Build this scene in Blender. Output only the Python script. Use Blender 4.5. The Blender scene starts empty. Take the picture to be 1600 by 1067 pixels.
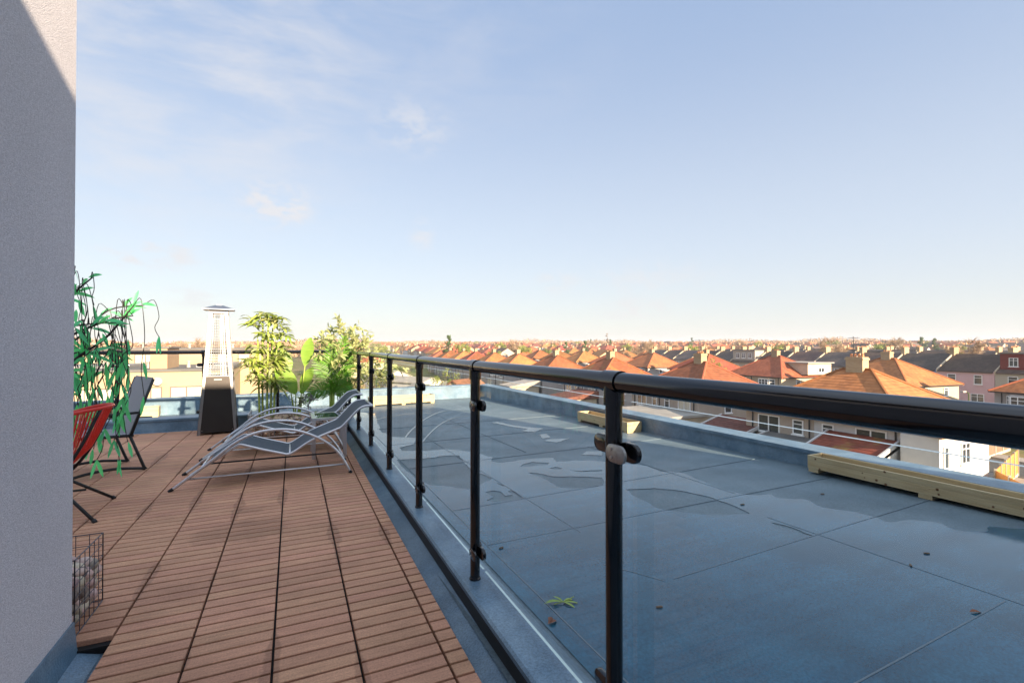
import bpy, bmesh, math, random
from mathutils import Vector, Matrix
from mathutils.geometry import tessellate_polygon
random.seed(7)
R = math.radians
S = bpy.context.scene
COL = S.collection

# ------------------------------------------------------------------ camera
cam_d = bpy.data.cameras.new("camera")
cam = bpy.data.objects.new("camera", cam_d)
COL.objects.link(cam)
cam_d.sensor_width = 36.0
cam_d.lens = 36.0 * 745.0 / 1600.0
cam_d.clip_start = 0.02
cam_d.clip_end = 6000.0
cam.location = (0, 0, 1.195)
cam.rotation_euler = (R(90) + math.atan(6.5 / 745.0), 0, R(-24.7))
S.camera = cam

# ------------------------------------------------------------------ sun, sky, exposure
SUN_EL = 16.2
SUN_TO = Vector((0.252, -1.0, 0)).normalized()          # towards the sun, in plan
sun_d = bpy.data.lights.new("sun", 'SUN')
sun_d.energy = 5.0
sun_d.angle = R(0.55)
sun_d.color = (1.0, 0.80, 0.58)
sun = bpy.data.objects.new("sun", sun_d)
COL.objects.link(sun)
sdir = Vector((SUN_TO.x * math.cos(R(SUN_EL)), SUN_TO.y * math.cos(R(SUN_EL)), math.sin(R(SUN_EL))))
sun.rotation_euler = sdir.to_track_quat('Z', 'Y').to_euler()

W = bpy.data.worlds.new("World")
S.world = W
W.use_nodes = True
wt = W.node_tree
wt.nodes.clear()


CIRRUS_A = (-0.225, 0.8834, 0.411)
CIRRUS_B = (0.0982, 0.8307, 0.548)
PUFFS = [((-0.0246, 0.9661, 0.2568), .055, 1.6, .8), ((-0.195, 0.9689, 0.1525), .045, 1.9, .55), ((-0.2543, 0.9567, 0.1415), .03, 2.0, .4),
         ((0.2366, 0.9465, 0.2192), .05, .7, .4), ((0.4969, 0.8582, 0.1287), .035, 1.9, .5), ((0.6529, 0.7466, 0.1278), .06, 3.0, .3),
         ((0.6279, 0.775, 0.0714), .03, 3.5, .6), ((0.198, 0.8909, 0.4087), .07, 1.6, .3), ((-0.15, 0.9852, 0.0827), .03, 2.5, .35)]
SKY_LOW = (2.16, 2.17, 2.18)
SKY_MID = (1.90, 2.10, 2.42)
SKY_HIGH = (1.08, 1.44, 2.12)
SKY_FILL_C = (3.45, 3.95, 4.75)
CLOUD_C = (2.45, 2.42, 2.47)


class NT:
    """tiny helper round a node tree"""
    def __init__(self, t): self.t = t
    def n(self, typ, **kw):
        nd = self.t.nodes.new(typ)
        for k, v in kw.items():
            if k.startswith('i_'):
                k = k[2:]
                nd.inputs[int(k) if k.isdigit() else k.replace('_', ' ')].default_value = v
            else:
                setattr(nd, k, v)
        return nd
    def l(self, a, b): self.t.links.new(a, b)
    def math(self, op, a, b=None, c=None, clamp=False):
        nd = self.t.nodes.new('ShaderNodeMath'); nd.operation = op; nd.use_clamp = clamp
        for i, v in enumerate((a, b, c)):
            if v is None: continue
            if isinstance(v, (int, float)): nd.inputs[i].default_value = v
            else: self.l(v, nd.inputs[i])
        return nd.outputs[0]
    def mix(self, fac, a, b, blend='MIX'):
        nd = self.t.nodes.new('ShaderNodeMix'); nd.data_type = 'RGBA'; nd.blend_type = blend
        for s, v in ((nd.inputs[0], fac), (nd.inputs[6], a), (nd.inputs[7], b)):
            if isinstance(v, (int, float)): s.default_value = v
            elif isinstance(v, tuple): s.default_value = (v + (1,))[:4]
            else: self.l(v, s)
        return nd.outputs[2]
    def ramp(self, fac, lo, hi):
        nd = self.t.nodes.new('ShaderNodeMapRange'); nd.interpolation_type = 'SMOOTHSTEP'
        nd.inputs[1].default_value = lo; nd.inputs[2].default_value = hi
        self.l(fac, nd.inputs[0]); return nd.outputs[0]
    def noise(self, vec, scale, detail=4, rough=.55, dist=0):
        nd = self.t.nodes.new('ShaderNodeTexNoise')
        nd.inputs['Scale'].default_value = scale; nd.inputs['Detail'].default_value = detail
        nd.inputs['Roughness'].default_value = rough; nd.inputs['Distortion'].default_value = dist
        if vec is not None: self.l(vec, nd.inputs['Vector'])
        return nd.outputs['Fac']
    def mapping(self, vec, scale=(1, 1, 1), rot=(0, 0, 0), loc=(0, 0, 0)):
        nd = self.t.nodes.new('ShaderNodeMapping')
        nd.inputs['Scale'].default_value = scale; nd.inputs['Rotation'].default_value = rot
        nd.inputs['Location'].default_value = loc
        self.l(vec, nd.inputs['Vector']); return nd.outputs[0]


w = NT(wt)
sky = w.n('ShaderNodeTexSky', sky_type='NISHITA', sun_disc=False, sun_elevation=R(SUN_EL),
          sun_rotation=math.atan2(SUN_TO.x, SUN_TO.y), altitude=40, air_density=1.0, dust_density=0.6, ozone_density=1.0)
tc = w.n('ShaderNodeTexCoord')
dirv = tc.outputs['Generated']
# thin cirrus high on the left and a few small puffs low down: each a soft spot on the sky broken up by noise


def spot(d, r0, r1, stretch=1.0):
    d = Vector(d).normalized()
    up = Vector((0, 0, 1)); a = d.cross(up).normalized(); b = a.cross(d).normalized()
    def dot(v):
        nd = w.n('ShaderNodeVectorMath', operation='DOT_PRODUCT'); w.l(dirv, nd.inputs[0]); nd.inputs[1].default_value = v
        return nd.outputs['Value']
    ca = w.math('MULTIPLY', dot(a), 1.0 / stretch); cb = dot(b); cd = dot(d)
    rr = w.math('SQRT', w.math('ADD', w.math('MULTIPLY', ca, ca), w.math('MULTIPLY', cb, cb)))
    f = w.t.nodes.new('ShaderNodeMapRange'); f.interpolation_type = 'SMOOTHSTEP'
    f.inputs[1].default_value = r0; f.inputs[2].default_value = r1; f.inputs[3].default_value = 1; f.inputs[4].default_value = 0
    w.l(rr, f.inputs[0])
    return w.math('MULTIPLY', f.outputs[0], w.math('GREATER_THAN', cd, 0.0))


cirvec = w.mapping(dirv, scale=(4.0, 6.0, 15.0), rot=(R(20), R(12), R(-15)))
cir = w.ramp(w.noise(cirvec, 1.4, 9, .62, .35), .28, .78)
c1 = w.math('MULTIPLY', cir, spot(CIRRUS_A, .05, .34, 1.4))
c2 = w.math('MULTIPLY', cir, spot(CIRRUS_B, .0, .26, 2.2))
cover = w.math('ADD', w.math('MULTIPLY', c1, 0.62), w.math('MULTIPLY', c2, 0.3))
pf = w.ramp(w.noise(w.mapping(dirv, scale=(1, 1, 2.2)), 22, 7, .62, .3), .40, .66)
for d, r, st, k in PUFFS:
    cover = w.math('ADD', cover, w.math('MULTIPLY', w.math('MULTIPLY', pf, spot(d, r * .15, r, st)), k * 1.5))
cover = w.math('MINIMUM', cover, 0.85)
bg = w.n('ShaderNodeBackground'); bg.inputs['Strength'].default_value = 0.106
# pale winter haze: whitest at the skyline, bluer higher up; extra brightness added overhead and behind the viewer to fill the shade
sx = w.n('ShaderNodeSeparateXYZ'); w.l(dirv, sx.inputs[0])
zz = sx.outputs['Z']
hazec = w.mix(w.ramp(zz, -.04, .22), SKY_LOW, SKY_MID)
hazec = w.mix(w.ramp(zz, .12, .62), hazec, SKY_HIGH)
skyc = w.mix(.88, sky.outputs['Color'], hazec)
sky_fill = w.math('MAXIMUM', w.ramp(zz, .64, .90), w.ramp(w.math('MULTIPLY', sx.outputs['Y'], -1.0), .05, .7))
vn = w.ramp(w.noise(w.mapping(dirv, scale=(2, 3, 3)), 1.3, 6, .6), .3, .7)
skyc = w.mix(w.math('MULTIPLY', sky_fill, w.math('ADD', .55, w.math('MULTIPLY', vn, .35))), skyc, SKY_FILL_C)
w.l(w.mix(cover, skyc, CLOUD_C), bg.inputs['Color'])
wo = w.n('ShaderNodeOutputWorld'); w.l(bg.outputs[0], wo.inputs['Surface'])

S.view_settings.view_transform = 'Standard'
S.view_settings.look = 'None'
S.view_settings.gamma = 1.0
S.view_settings.exposure = 1.7
S.cycles.max_bounces = 10
S.cycles.transparent_max_bounces = 40
S.cycles.diffuse_bounces = 4
S.cycles.use_denoising = True

EDGE= [(1.248, 10.054), (1.49, 9.664), (1.344, 8.609), (1.306, 8.12), (1.21, 7.304), (1.282, 7.076), (1.221, 6.883), (1.311, 6.793), (1.56, 6.58), (1.449, 6.164), (1.217, 5.999), (1.196, 5.78), (1.455, 5.649), (1.717, 5.645), (1.783, 5.547), (1.984, 5.289), (2.039, 4.939), (1.953, 4.775), (2.032, 4.65), (2.273, 4.701), (2.522, 4.666), (2.642, 4.637), (2.558, 4.443), (2.784, 4.416), (2.919, 4.348), (3.014, 4.243), (3.302, 3.859), (3.261, 3.635), (3.41, 3.528), (3.32, 2.913), (3.361, 2.725), (3.544, 2.658), (3.506, 2.563), (3.665, 2.441), (3.585, 2.267), (3.691, 2.108), (3.706, 1.966), (3.665, 1.891), (3.888, 1.814), (3.976, 1.74), (3.893, 1.606), (4.033, 1.51), (4.181, 1.551), (4.311, 1.431)]
HOLES= [[(2.123, 4.417), (2.184, 4.492), (2.331, 4.556), (2.472, 4.43), (2.411, 4.368), (2.242, 4.383)], [(2.356, 4.223), (2.449, 4.254), (2.471, 4.151), (2.402, 4.151)], [(2.093, 4.16), (2.159, 4.104), (2.239, 3.929), (2.42, 3.839), (2.624, 3.695), (2.533, 3.534), (2.403, 3.463), (2.209, 3.504), (2.101, 3.594), (2.119, 3.839), (2.093, 4.091)], [(2.506, 4.074), (2.578, 3.99), (2.793, 3.932), (2.767, 3.896), (2.578, 3.952)], [(2.578, 3.288), (2.818, 3.213), (2.957, 3.059), (3.037, 2.841), (3.04, 2.657), (2.988, 2.405), (2.742, 2.48), (2.559, 2.66), (2.483, 2.777), (2.509, 3.062)], [(1.045, 5.306), (1.315, 5.242), (1.62, 5.274), (1.725, 5.222), (1.635, 4.559), (1.686, 4.122), (1.382, 3.855), (1.245, 4.054), (1.114, 4.164), (1.052, 4.436), (1.034, 4.858)], [(1.476, 3.74), (1.551, 3.756), (1.596, 3.698), (1.58, 3.571), (1.647, 3.571), (1.653, 3.67), (1.685, 3.697), (1.697, 3.614), (1.682, 3.44), (1.572, 3.448), (1.44, 3.466), (1.397, 3.518), (1.489, 3.583)], [(1.67, 3.98), (1.702, 3.847), (1.675, 3.834)], [(2.963, 2.216), (2.992, 2.148), (2.985, 1.941), (2.948, 1.982), (2.932, 2.164)]]
ISL= [[(3.048, 7.453), (3.176, 7.5), (3.23, 7.084), (3.311, 6.848), (3.413, 6.67), (3.534, 6.522), (3.246, 6.24), (3.114, 6.44), (3.281, 6.559), (3.158, 6.928)], [(3.215, 6.046), (3.333, 6.037), (3.224, 5.748), (3.087, 5.743)], [(3.023, 5.578), (3.151, 5.647), (3.439, 5.591), (3.124, 5.398)], [(2.986, 4.621), (3.157, 4.769), (3.327, 4.683), (3.188, 4.487), (3.062, 4.582)]]
ARCS= [[(1.23, 6.061), (1.617, 7.192), (2.175, 8.447), (2.684, 9.285), (3.04, 9.458), (3.276, 9.238)], [(1.241, 5.372), (1.679, 6.519), (2.211, 7.647), (2.676, 8.326), (2.999, 8.455)], [(1.363, 8.735), (1.725, 9.132), (2.2, 9.285), (2.522, 9.197)]]


# ------------------------------------------------------------------ materials
def mat(name, col, rough=.6, metal=0., spec=.5, var=None, vscale=3.0, vamt=.35, bump=0., bscale=60., bdist=.01,
        coord='Object', rnd=0., island=0., trans=0., ior=1.45, stretch=(1, 1, 1), detail=5, hue=None, coat=0.):
    m = bpy.data.materials.new(name); m.use_nodes = True
    t = NT(m.node_tree); p = m.node_tree.nodes['Principled BSDF']
    p.inputs['Roughness'].default_value = rough; p.inputs['Metallic'].default_value = metal
    p.inputs['Specular IOR Level'].default_value = spec; p.inputs['IOR'].default_value = ior
    p.inputs['Transmission Weight'].default_value = trans
    p.inputs['Coat Weight'].default_value = coat
    tcn = t.n('ShaderNodeTexCoord'); v = tcn.outputs[coord]
    if stretch != (1, 1, 1): v = t.mapping(v, scale=stretch)
    c = (col + (1,))[:4]; out = None
    if var is not None:
        f = t.ramp(t.noise(v, vscale, detail, .6), .3, .7)
        out = t.mix(f, c, tuple(var) + (1,))
    if rnd or island:
        if island:
            r = t.n('ShaderNodeNewGeometry').outputs['Random Per Island']; amt = island
        else:
            r = t.n('ShaderNodeObjectInfo').outputs['Random']; amt = rnd
        hs = t.n('ShaderNodeHueSaturation')
        t.l(t.math('ADD', t.math('MULTIPLY', r, amt * 2), 1 - amt), hs.inputs['Value'])
        if hue:
            r2 = t.math('FRACT', t.math('MULTIPLY', r, 7.13))
            t.l(t.math('ADD', t.math('MULTIPLY', r2, hue * 2), .5 - hue), hs.inputs['Hue'])
        if out is None: hs.inputs['Color'].default_value = c
        else: t.l(out, hs.inputs['Color'])
        out = hs.outputs[0]
    if out is None: p.inputs['Base Color'].default_value = c
    else: t.l(out, p.inputs['Base Color'])
    if bump:
        b = t.n('ShaderNodeBump'); b.inputs['Strength'].default_value = bump; b.inputs['Distance'].default_value = bdist
        t.l(t.noise(v, bscale, 4, .6), b.inputs['Height']); t.l(b.outputs[0], p.inputs['Normal'])
    return m


def emat(name): return bpy.data.materials[name]


M = {}
M['render'] = mat('grey_roughcast', (.66, .645, .675), .9, var=(.52, .505, .535), vscale=110, bump=.7, bscale=210, bdist=.010, spec=.2)
M['membrane'] = mat('roof_membrane', (.145, .190, .215), .5, var=(.112, .155, .18), vscale=2.3, spec=.35, bump=.6, bscale=90, bdist=.006, detail=8)
M['membrane2'] = mat('upstand_membrane', (.15, .22, .28), .38, var=(.085, .15, .215), vscale=5, bump=.45, bscale=130, bdist=.005, detail=8)
M['seam'] = mat('membrane_seam', (.115, .155, .185), .45)
M['black'] = mat('black_powder_coat', (.004, .0045, .006), .12, spec=.75)
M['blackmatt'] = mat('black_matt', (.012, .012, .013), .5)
M['clampsteel'] = mat('dull_steel', (.42, .40, .37), .45, metal=.7, var=(.3, .28, .26), vscale=60)
M['screw'] = mat('screw_steel', (.6, .6, .6), .3, metal=1.)
M['steel'] = mat('brushed_steel', (.31, .305, .30), .38, metal=1., bump=.03, bscale=200, bdist=.001)
M['silver'] = mat('silver_paint', (.62, .61, .62), .36, metal=.75)
M['sling'] = mat('charcoal_mesh_fabric', (.045, .058, .078), .72, var=(.06, .072, .09), vscale=30, bump=.5, bscale=700, bdist=.001)
M['greysling'] = mat('grey_mesh_fabric', (.26, .25, .265), .75, bump=.5, bscale=600, bdist=.001)
M['heater_panel'] = mat('heater_panel', (.040, .034, .030), .38, metal=.5, var=(.034, .029, .026), vscale=6)
M['hood'] = mat('heater_hood', (.26, .28, .31), .4, metal=.9)
M['wiremesh'] = mat('galvanised_wire', (.60, .59, .58), .42, metal=.8)
M['darkwire'] = mat('dark_wire', (.10, .10, .12), .45, metal=.7)
M['red'] = mat('red_cord', (.58, .030, .018), .4, island=.12)
M['pine'] = mat('pale_pine', (.52, .41, .235), .6, var=(.44, .32, .165), vscale=2.2, stretch=(1, 9, 9), bump=.2, bscale=14, bdist=.004, island=.1)
M['knot'] = mat('pine_knot', (.16, .075, .03), .6)
M['pebble'] = mat('pebbles', (.40, .27, .185), .55, island=.5, hue=.02, bump=.2, bscale=60)
M['pebble2'] = mat('grey_pebbles', (.40, .30, .25), .5, island=.7, hue=.045, bump=.2, bscale=60)
M['ledleaf'] = mat('green_led_leaf', (.16, .80, .30), .3, island=.25, hue=.015, bump=.6, bscale=120, bdist=.004)
M['branch'] = mat('dark_branch', (.016, .013, .012), .5)
M['bamboo'] = mat('green_cane', (.22, .33, .05), .4, var=(.34, .40, .08), vscale=5)
M['leaf_pale'] = mat('pale_variegated_leaf', (.33, .41, .085), .45, island=.35, hue=.02)
M['leaf_cream'] = mat('cream_leaf', (.43, .46, .20), .45, island=.3, hue=.02)
M['leaf_banana'] = mat('broad_leaf', (.25, .40, .055), .4, var=(.19, .34, .045), vscale=7, stretch=(1, 1, 5), island=.15)
M['leaf_palm'] = mat('palm_leaf', (.13, .31, .022), .38, island=.3, hue=.015)
M['twig_grey'] = mat('grey_twig', (.22, .21, .22), .7, island=.3)
M['deadleaf'] = mat('dead_leaf', (.22, .075, .03), .6)
M['greenleaf'] = mat('fresh_leaf', (.25, .36, .06), .45)
M['stub'] = mat('cork_stub', (.16, .11, .075), .7)

# translucency for the leaves
for k in ('ledleaf', 'leaf_pale', 'leaf_cream', 'leaf_banana', 'leaf_palm'):
    m = M[k]; t = NT(m.node_tree); p = m.node_tree.nodes['Principled BSDF']; o = m.node_tree.nodes['Material Output']
    tr = t.n('ShaderNodeBsdfTranslucent'); src = p.inputs['Base Color'].links[0].from_socket
    t.l(src, tr.inputs['Color'])
    mx = t.n('ShaderNodeMixShader'); mx.inputs[0].default_value = .5 if k == 'ledleaf' else .4
    t.l(p.outputs[0], mx.inputs[1]); t.l(tr.outputs[0], mx.inputs[2]); t.l(mx.outputs[0], o.inputs['Surface'])


def water_mat():
    m = mat('wet_membrane', (.016, .088, .140), .08, var=(.010, .064, .110), vscale=2.6, bump=.035, bscale=38, bdist=.004, stretch=(.35, 3.2, 1), ior=1.62, spec=.5)
    t = NT(m.node_tree); p = m.node_tree.nodes['Principled BSDF']
    tcn = t.n('ShaderNodeTexCoord')
    # thin film: rougher where the membrane's grain shows through
    r = t.ramp(t.noise(t.mapping(tcn.outputs['Object'], scale=(.9, 5, 1)), 2.2, 6, .62), .25, .75)
    t.l(t.math('ADD', t.math('MULTIPLY', r, .13), .04), p.inputs['Roughness'])
    return m


M['water'] = water_mat()


def deck_mat():
    m = mat('wood_composite_board', (.54, .285, .175), .72, island=.085, hue=.005, spec=.3, bump=.35, bscale=40, bdist=.003, stretch=(1, 14, 1), var=(.43, .22, .135), vscale=5.5)
    t = NT(m.node_tree); p = m.node_tree.nodes['Principled BSDF']
    base = p.inputs['Base Color'].links[0].from_socket
    tcn = t.n('ShaderNodeTexCoord'); sx = t.n('ShaderNodeSeparateXYZ'); t.l(tcn.outputs['Object'], sx.inputs[0])
    # damp stains spreading from the long joints, and a few splashes
    ph = t.math('FRACT', t.math('DIVIDE', t.math('ADD', sx.outputs['X'], 0.668 + 3.015), .3015))
    dd = t.math('MINIMUM', ph, t.math('SUBTRACT', 1.0, ph))
    n1 = t.noise(tcn.outputs['Object'], 7, 6, .65)
    n0 = t.noise(tcn.outputs['Object'], .9, 3, .5)
    thr = t.math('MULTIPLY', t.ramp(n0, .42, .68), t.math('MULTIPLY', n1, .42))
    edge = t.math('SUBTRACT', 1.0, t.ramp(t.math('SUBTRACT', dd, t.math('SUBTRACT', thr, .05)), .0, .035))
    blob = t.ramp(t.noise(tcn.outputs['Object'], 1.7, 7, .6), .63, .68)
    vd = t.n('ShaderNodeVectorMath', operation='DISTANCE'); t.l(t.mapping(tcn.outputs['Object'], scale=(1, 1.5, 1)), vd.inputs[0]); vd.inputs[1].default_value = (-.30, 5.3, 0)
    spl = t.math('SUBTRACT', 1.0, t.ramp(t.math('ADD', vd.outputs['Value'], t.math('MULTIPLY', n1, .35)), .42, .48))
    damp = t.math('MAXIMUM', t.math('MAXIMUM', t.math('MULTIPLY', edge, .6), t.math('MULTIPLY', spl, .35)), t.math('MULTIPLY', blob, .35))
    t.l(t.mix(damp, base, t.mix(1.0, base, (.55, .50, .48), 'MULTIPLY')), p.inputs['Base Color'])
    t.l(t.math('SUBTRACT', .74, t.math('MULTIPLY', damp, .22)), p.inputs['Roughness'])
    return m


M['deck'] = deck_mat()
M['deckdark'] = mat('deck_grid', (.006, .0055, .0055), .8)


def grain(name, scale, amt, big=0., bscale=.8):
    m = emat(name); t = NT(m.node_tree); p = m.node_tree.nodes['Principled BSDF']
    src = p.inputs['Base Color'].links[0].from_socket; tcn = t.n('ShaderNodeTexCoord')
    g = t.math('ADD', 1 - amt, t.math('MULTIPLY', t.ramp(t.noise(tcn.outputs['Object'], scale, 3, .7), .32, .68), amt * 2))
    if big: g = t.math('MULTIPLY', g, t.math('ADD', 1 - big, t.math('MULTIPLY', t.ramp(t.noise(tcn.outputs['Object'], bscale, 8, .68), .3, .7), big * 2)))
    cb = t.n('ShaderNodeCombineXYZ')
    for i in range(3): t.l(g, cb.inputs[i])
    t.l(t.mix(1.0, src, cb.outputs[0], 'MULTIPLY'), p.inputs['Base Color'])


grain('roof_membrane', 70, .16, .16, 1.1); grain('wet_membrane', 90, .28, .30, 1.4); grain('upstand_membrane', 120, .22, .22, 2.2)
grain('grey_roughcast', 60, .05, .07, .7); grain('wood_composite_board', 130, .14, .12, 1.6)


def glass_mat():
    m = bpy.data.materials.new('clear_glass'); m.use_nodes = True
    t = NT(m.node_tree); m.node_tree.nodes.clear()
    tr = t.n('ShaderNodeBsdfTransparent'); tr.inputs['Color'].default_value = (.972, .984, .978, 1)
    gl = t.n('ShaderNodeBsdfGlossy'); gl.inputs['Roughness'].default_value = .01; gl.inputs['Color'].default_value = (.9, .95, .95, 1)
    fr = t.n('ShaderNodeFresnel'); fr.inputs['IOR'].default_value = 1.33
    mx = t.n('ShaderNodeMixShader'); t.l(t.math('MINIMUM', t.math('MULTIPLY', fr.outputs[0], .15), .06), mx.inputs[0])
    t.l(tr.outputs[0], mx.inputs[1]); t.l(gl.outputs[0], mx.inputs[2])
    o = t.n('ShaderNodeOutputMaterial'); t.l(mx.outputs[0], o.inputs['Surface'])
    return m


M['glass'] = glass_mat()
M['glassedge'] = mat('glass_edge', (.62, .74, .70), .2)


def tile_mat(name, col, var, course=.33, wv=.30, rnd=.36, hue=.02, bumpd=.04, lichen=None):
    m = mat(name, col, .78, var=var, vscale=.55, coord='UV', rnd=rnd, hue=hue, spec=.25)
    t = NT(m.node_tree); p = m.node_tree.nodes['Principled BSDF']
    base = p.inputs['Base Color'].links[0].from_socket
    tcn = t.n('ShaderNodeTexCoord'); sx = t.n('ShaderNodeSeparateXYZ'); t.l(tcn.outputs['UV'], sx.inputs[0])
    u = t.math('DIVIDE', sx.outputs['X'], wv); v = t.math('DIVIDE', sx.outputs['Y'], course)
    fv = t.math('FRACT', v)
    h = t.math('MINIMUM', t.math('DIVIDE', fv, .16), t.math('DIVIDE', t.math('SUBTRACT', 1.0, fv), .84))
    h = t.math('ADD', h, t.math('MULTIPLY', t.math('SINE', t.math('MULTIPLY', u, 6.283)), .035))
    cell = t.n('ShaderNodeTexWhiteNoise', noise_dimensions='2D')
    cb = t.n('ShaderNodeCombineXYZ'); t.l(t.math('FLOOR', u), cb.inputs[0]); t.l(t.math('FLOOR', v), cb.inputs[1]); t.l(cb.outputs[0], cell.inputs['Vector'])
    hs = t.n('ShaderNodeHueSaturation'); t.l(t.math('ADD', t.math('MULTIPLY', cell.outputs['Value'], .34), .83), hs.inputs['Value'])
    t.l(base, hs.inputs['Color']); out = hs.outputs[0]
    if lichen:
        f = t.ramp(t.noise(t.mapping(tcn.outputs['UV'], scale=(.6, .35, 1)), 1.1, 6, .62), .5, .68)
        out = t.mix(t.math('MULTIPLY', f, .6), out, lichen)
    t.l(out, p.inputs['Base Color'])
    b = t.n('ShaderNodeBump'); b.inputs['Strength'].default_value = .9; b.inputs['Distance'].default_value = bumpd
    t.l(h, b.inputs['Height']); t.l(b.outputs[0], p.inputs['Normal'])
    return m


M['tile'] = tile_mat('orange_roof_tiles', (.315, .115, .047), (.24, .085, .038))
M['tile_moss'] = tile_mat('mossy_roof_tiles', (.30, .108, .042), (.22, .08, .036), lichen=(.27, .22, .05))
M['tile_red'] = tile_mat('red_roof_tiles', (.29, .088, .047), (.22, .066, .038))
M['tile_brown'] = tile_mat('brown_roof_tiles', (.18, .078, .045), (.135, .062, .039))
M['slate'] = tile_mat('dark_slate_tiles', (.080, .055, .046), (.115, .08, .062), course=.25, wv=.3, bumpd=.025)
M['slate_grey'] = tile_mat('grey_slate_tiles', (.115, .093, .083), (.085, .07, .062), course=.25, wv=.3, bumpd=.025)


def brick_mat(name, col, col2, mortar, rnd=.12):
    m = mat(name, col, .85, rnd=rnd, spec=.2); t = NT(m.node_tree); p = m.node_tree.nodes['Principled BSDF']
    tcn = t.n('ShaderNodeTexCoord'); b = t.n('ShaderNodeTexBrick')
    b.inputs['Color1'].default_value = col + (1,); b.inputs['Color2'].default_value = col2 + (1,); b.inputs['Mortar'].default_value = mortar + (1,)
    b.inputs['Scale'].default_value = 1.0; b.inputs['Mortar Size'].default_value = .012
    b.inputs['Brick Width'].default_value = .225; b.inputs['Row Height'].default_value = .075
    t.l(tcn.outputs['UV'], b.inputs['Vector']); hs = p.inputs['Base Color'].links[0].from_node
    t.l(b.outputs['Color'], hs.inputs['Color'])
    bp = t.n('ShaderNodeBump'); bp.inputs['Strength'].default_value = .5; bp.inputs['Distance'].default_value = .01
    t.l(t.math('SUBTRACT', 1.0, b.outputs['Fac']), bp.inputs['Height']); t.l(bp.outputs[0], p.inputs['Normal'])
    return m


M['stock'] = brick_mat('yellow_stock_brick', (.42, .29, .15), (.35, .22, .11), (.36, .32, .26))
M['redbrick'] = brick_mat('red_brick', (.34, .12, .075), (.27, .085, .06), (.34, .29, .25))


def wallm(name, c, v): return mat(name, c, .88, var=v, vscale=.9, bump=.5, bscale=22, bdist=.02, rnd=.08, spec=.2, detail=7)


M['dash'] = wallm('beige_pebbledash', (.42, .35, .285), (.36, .295, .24))
M['dash_grey'] = wallm('grey_pebbledash', (.37, .335, .315), (.31, .28, .265))
M['whitewall'] = wallm('white_render', (.55, .535, .515), (.48, .465, .45))
M['cream'] = wallm('cream_render', (.41, .315, .205), (.375, .285, .185))
M['cream_dark'] = wallm('tan_cladding', (.42, .29, .18), (.37, .25, .16))
M['pinkwall'] = wallm('pink_render', (.60, .40, .41), (.55, .36, .37))
M['bluewall'] = wallm('blue_render', (.20, .25, .46), (.17, .22, .42))
M['maroon'] = wallm('maroon_tile_hanging', (.20, .040, .035), (.16, .034, .03))
M['buff'] = wallm('buff_render', (.52, .43, .31), (.45, .36, .26))
M['felt'] = mat('flat_roof_felt', (.34, .31, .27), .85, var=(.27, .245, .215), vscale=.7)
M['feltdark'] = mat('dark_roof_felt', (.11, .105, .10), .85, var=(.15, .14, .13), vscale=.7)
M['upvc'] = mat('white_window_frame', (.78, .78, .77), .4)
M['pane'] = mat('window_pane', (.045, .055, .065), .06, spec=.8, rnd=.5)
M['panelit'] = mat('curtained_pane', (.62, .58, .46), .25, var=(.46, .42, .33), vscale=9, stretch=(1, 1, .1))
M['panemask'] = mat('brown_frame', (.16, .125, .10), .5)
M['pot'] = mat('chimney_pot', (.50, .22, .10), .75, rnd=.2)
M['lead'] = mat('lead_flashing', (.22, .22, .23), .55)
M['pipe'] = mat('black_downpipe', (.02, .02, .022), .5)
M['fence'] = mat('orange_fence_boards', (.50, .225, .05), .7, var=(.43, .18, .042), vscale=2, stretch=(1, 1, 6), island=.08)
M['oldfence'] = mat('weathered_fence', (.20, .14, .09), .85, var=(.15, .105, .07), vscale=3)
M['concrete'] = mat('concrete_post', (.46, .42, .35), .85, var=(.4, .36, .3))
M['bark'] = mat('bark', (.11, .085, .062), .85, var=(.07, .055, .042), vscale=6)
M['twigs'] = mat('bare_twigs', (.31, .215, .135), .85, island=.35, hue=.01)
M['twigs2'] = mat('brown_twigs', (.36, .235, .14), .85, island=.35, hue=.012)
M['evergreen'] = mat('evergreen_foliage', (.055, .095, .022), .7, island=.45, hue=.02)
M['shrub'] = mat('shrub_foliage', (.17, .20, .035), .7, island=.45, hue=.025)
M['hedge'] = mat('olive_foliage', (.13, .14, .04), .7, island=.5, hue=.03)
M['tarp'] = mat('dark_tarpaulin', (.04, .03, .03), .6)
M['dish'] = mat('satellite_dish', (.36, .33, .29), .5)


def ground_mat():
    m = mat('suburban_ground', (.15, .13, .055), .95, var=(.24, .19, .11), vscale=.045, spec=.1, detail=9)
    t = NT(m.node_tree); p = m.node_tree.nodes['Principled BSDF']
    base = p.inputs['Base Color'].links[0].from_socket
    tcn = t.n('ShaderNodeTexCoord')
    f = t.ramp(t.noise(tcn.outputs['Object'], .25, 6, .6), .42, .62)
    t.l(t.mix(t.math('MULTIPLY', f, .8), base, (.095, .12, .03)), p.inputs['Base Color'])
    return m


M['ground'] = ground_mat()
M['asphalt'] = mat('road_asphalt', (.075, .073, .072), .9, var=(.06, .058, .057), vscale=.8)
M['paving'] = mat('pavement_slabs', (.30, .27, .23), .9, var=(.25, .22, .19), vscale=.9)


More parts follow.
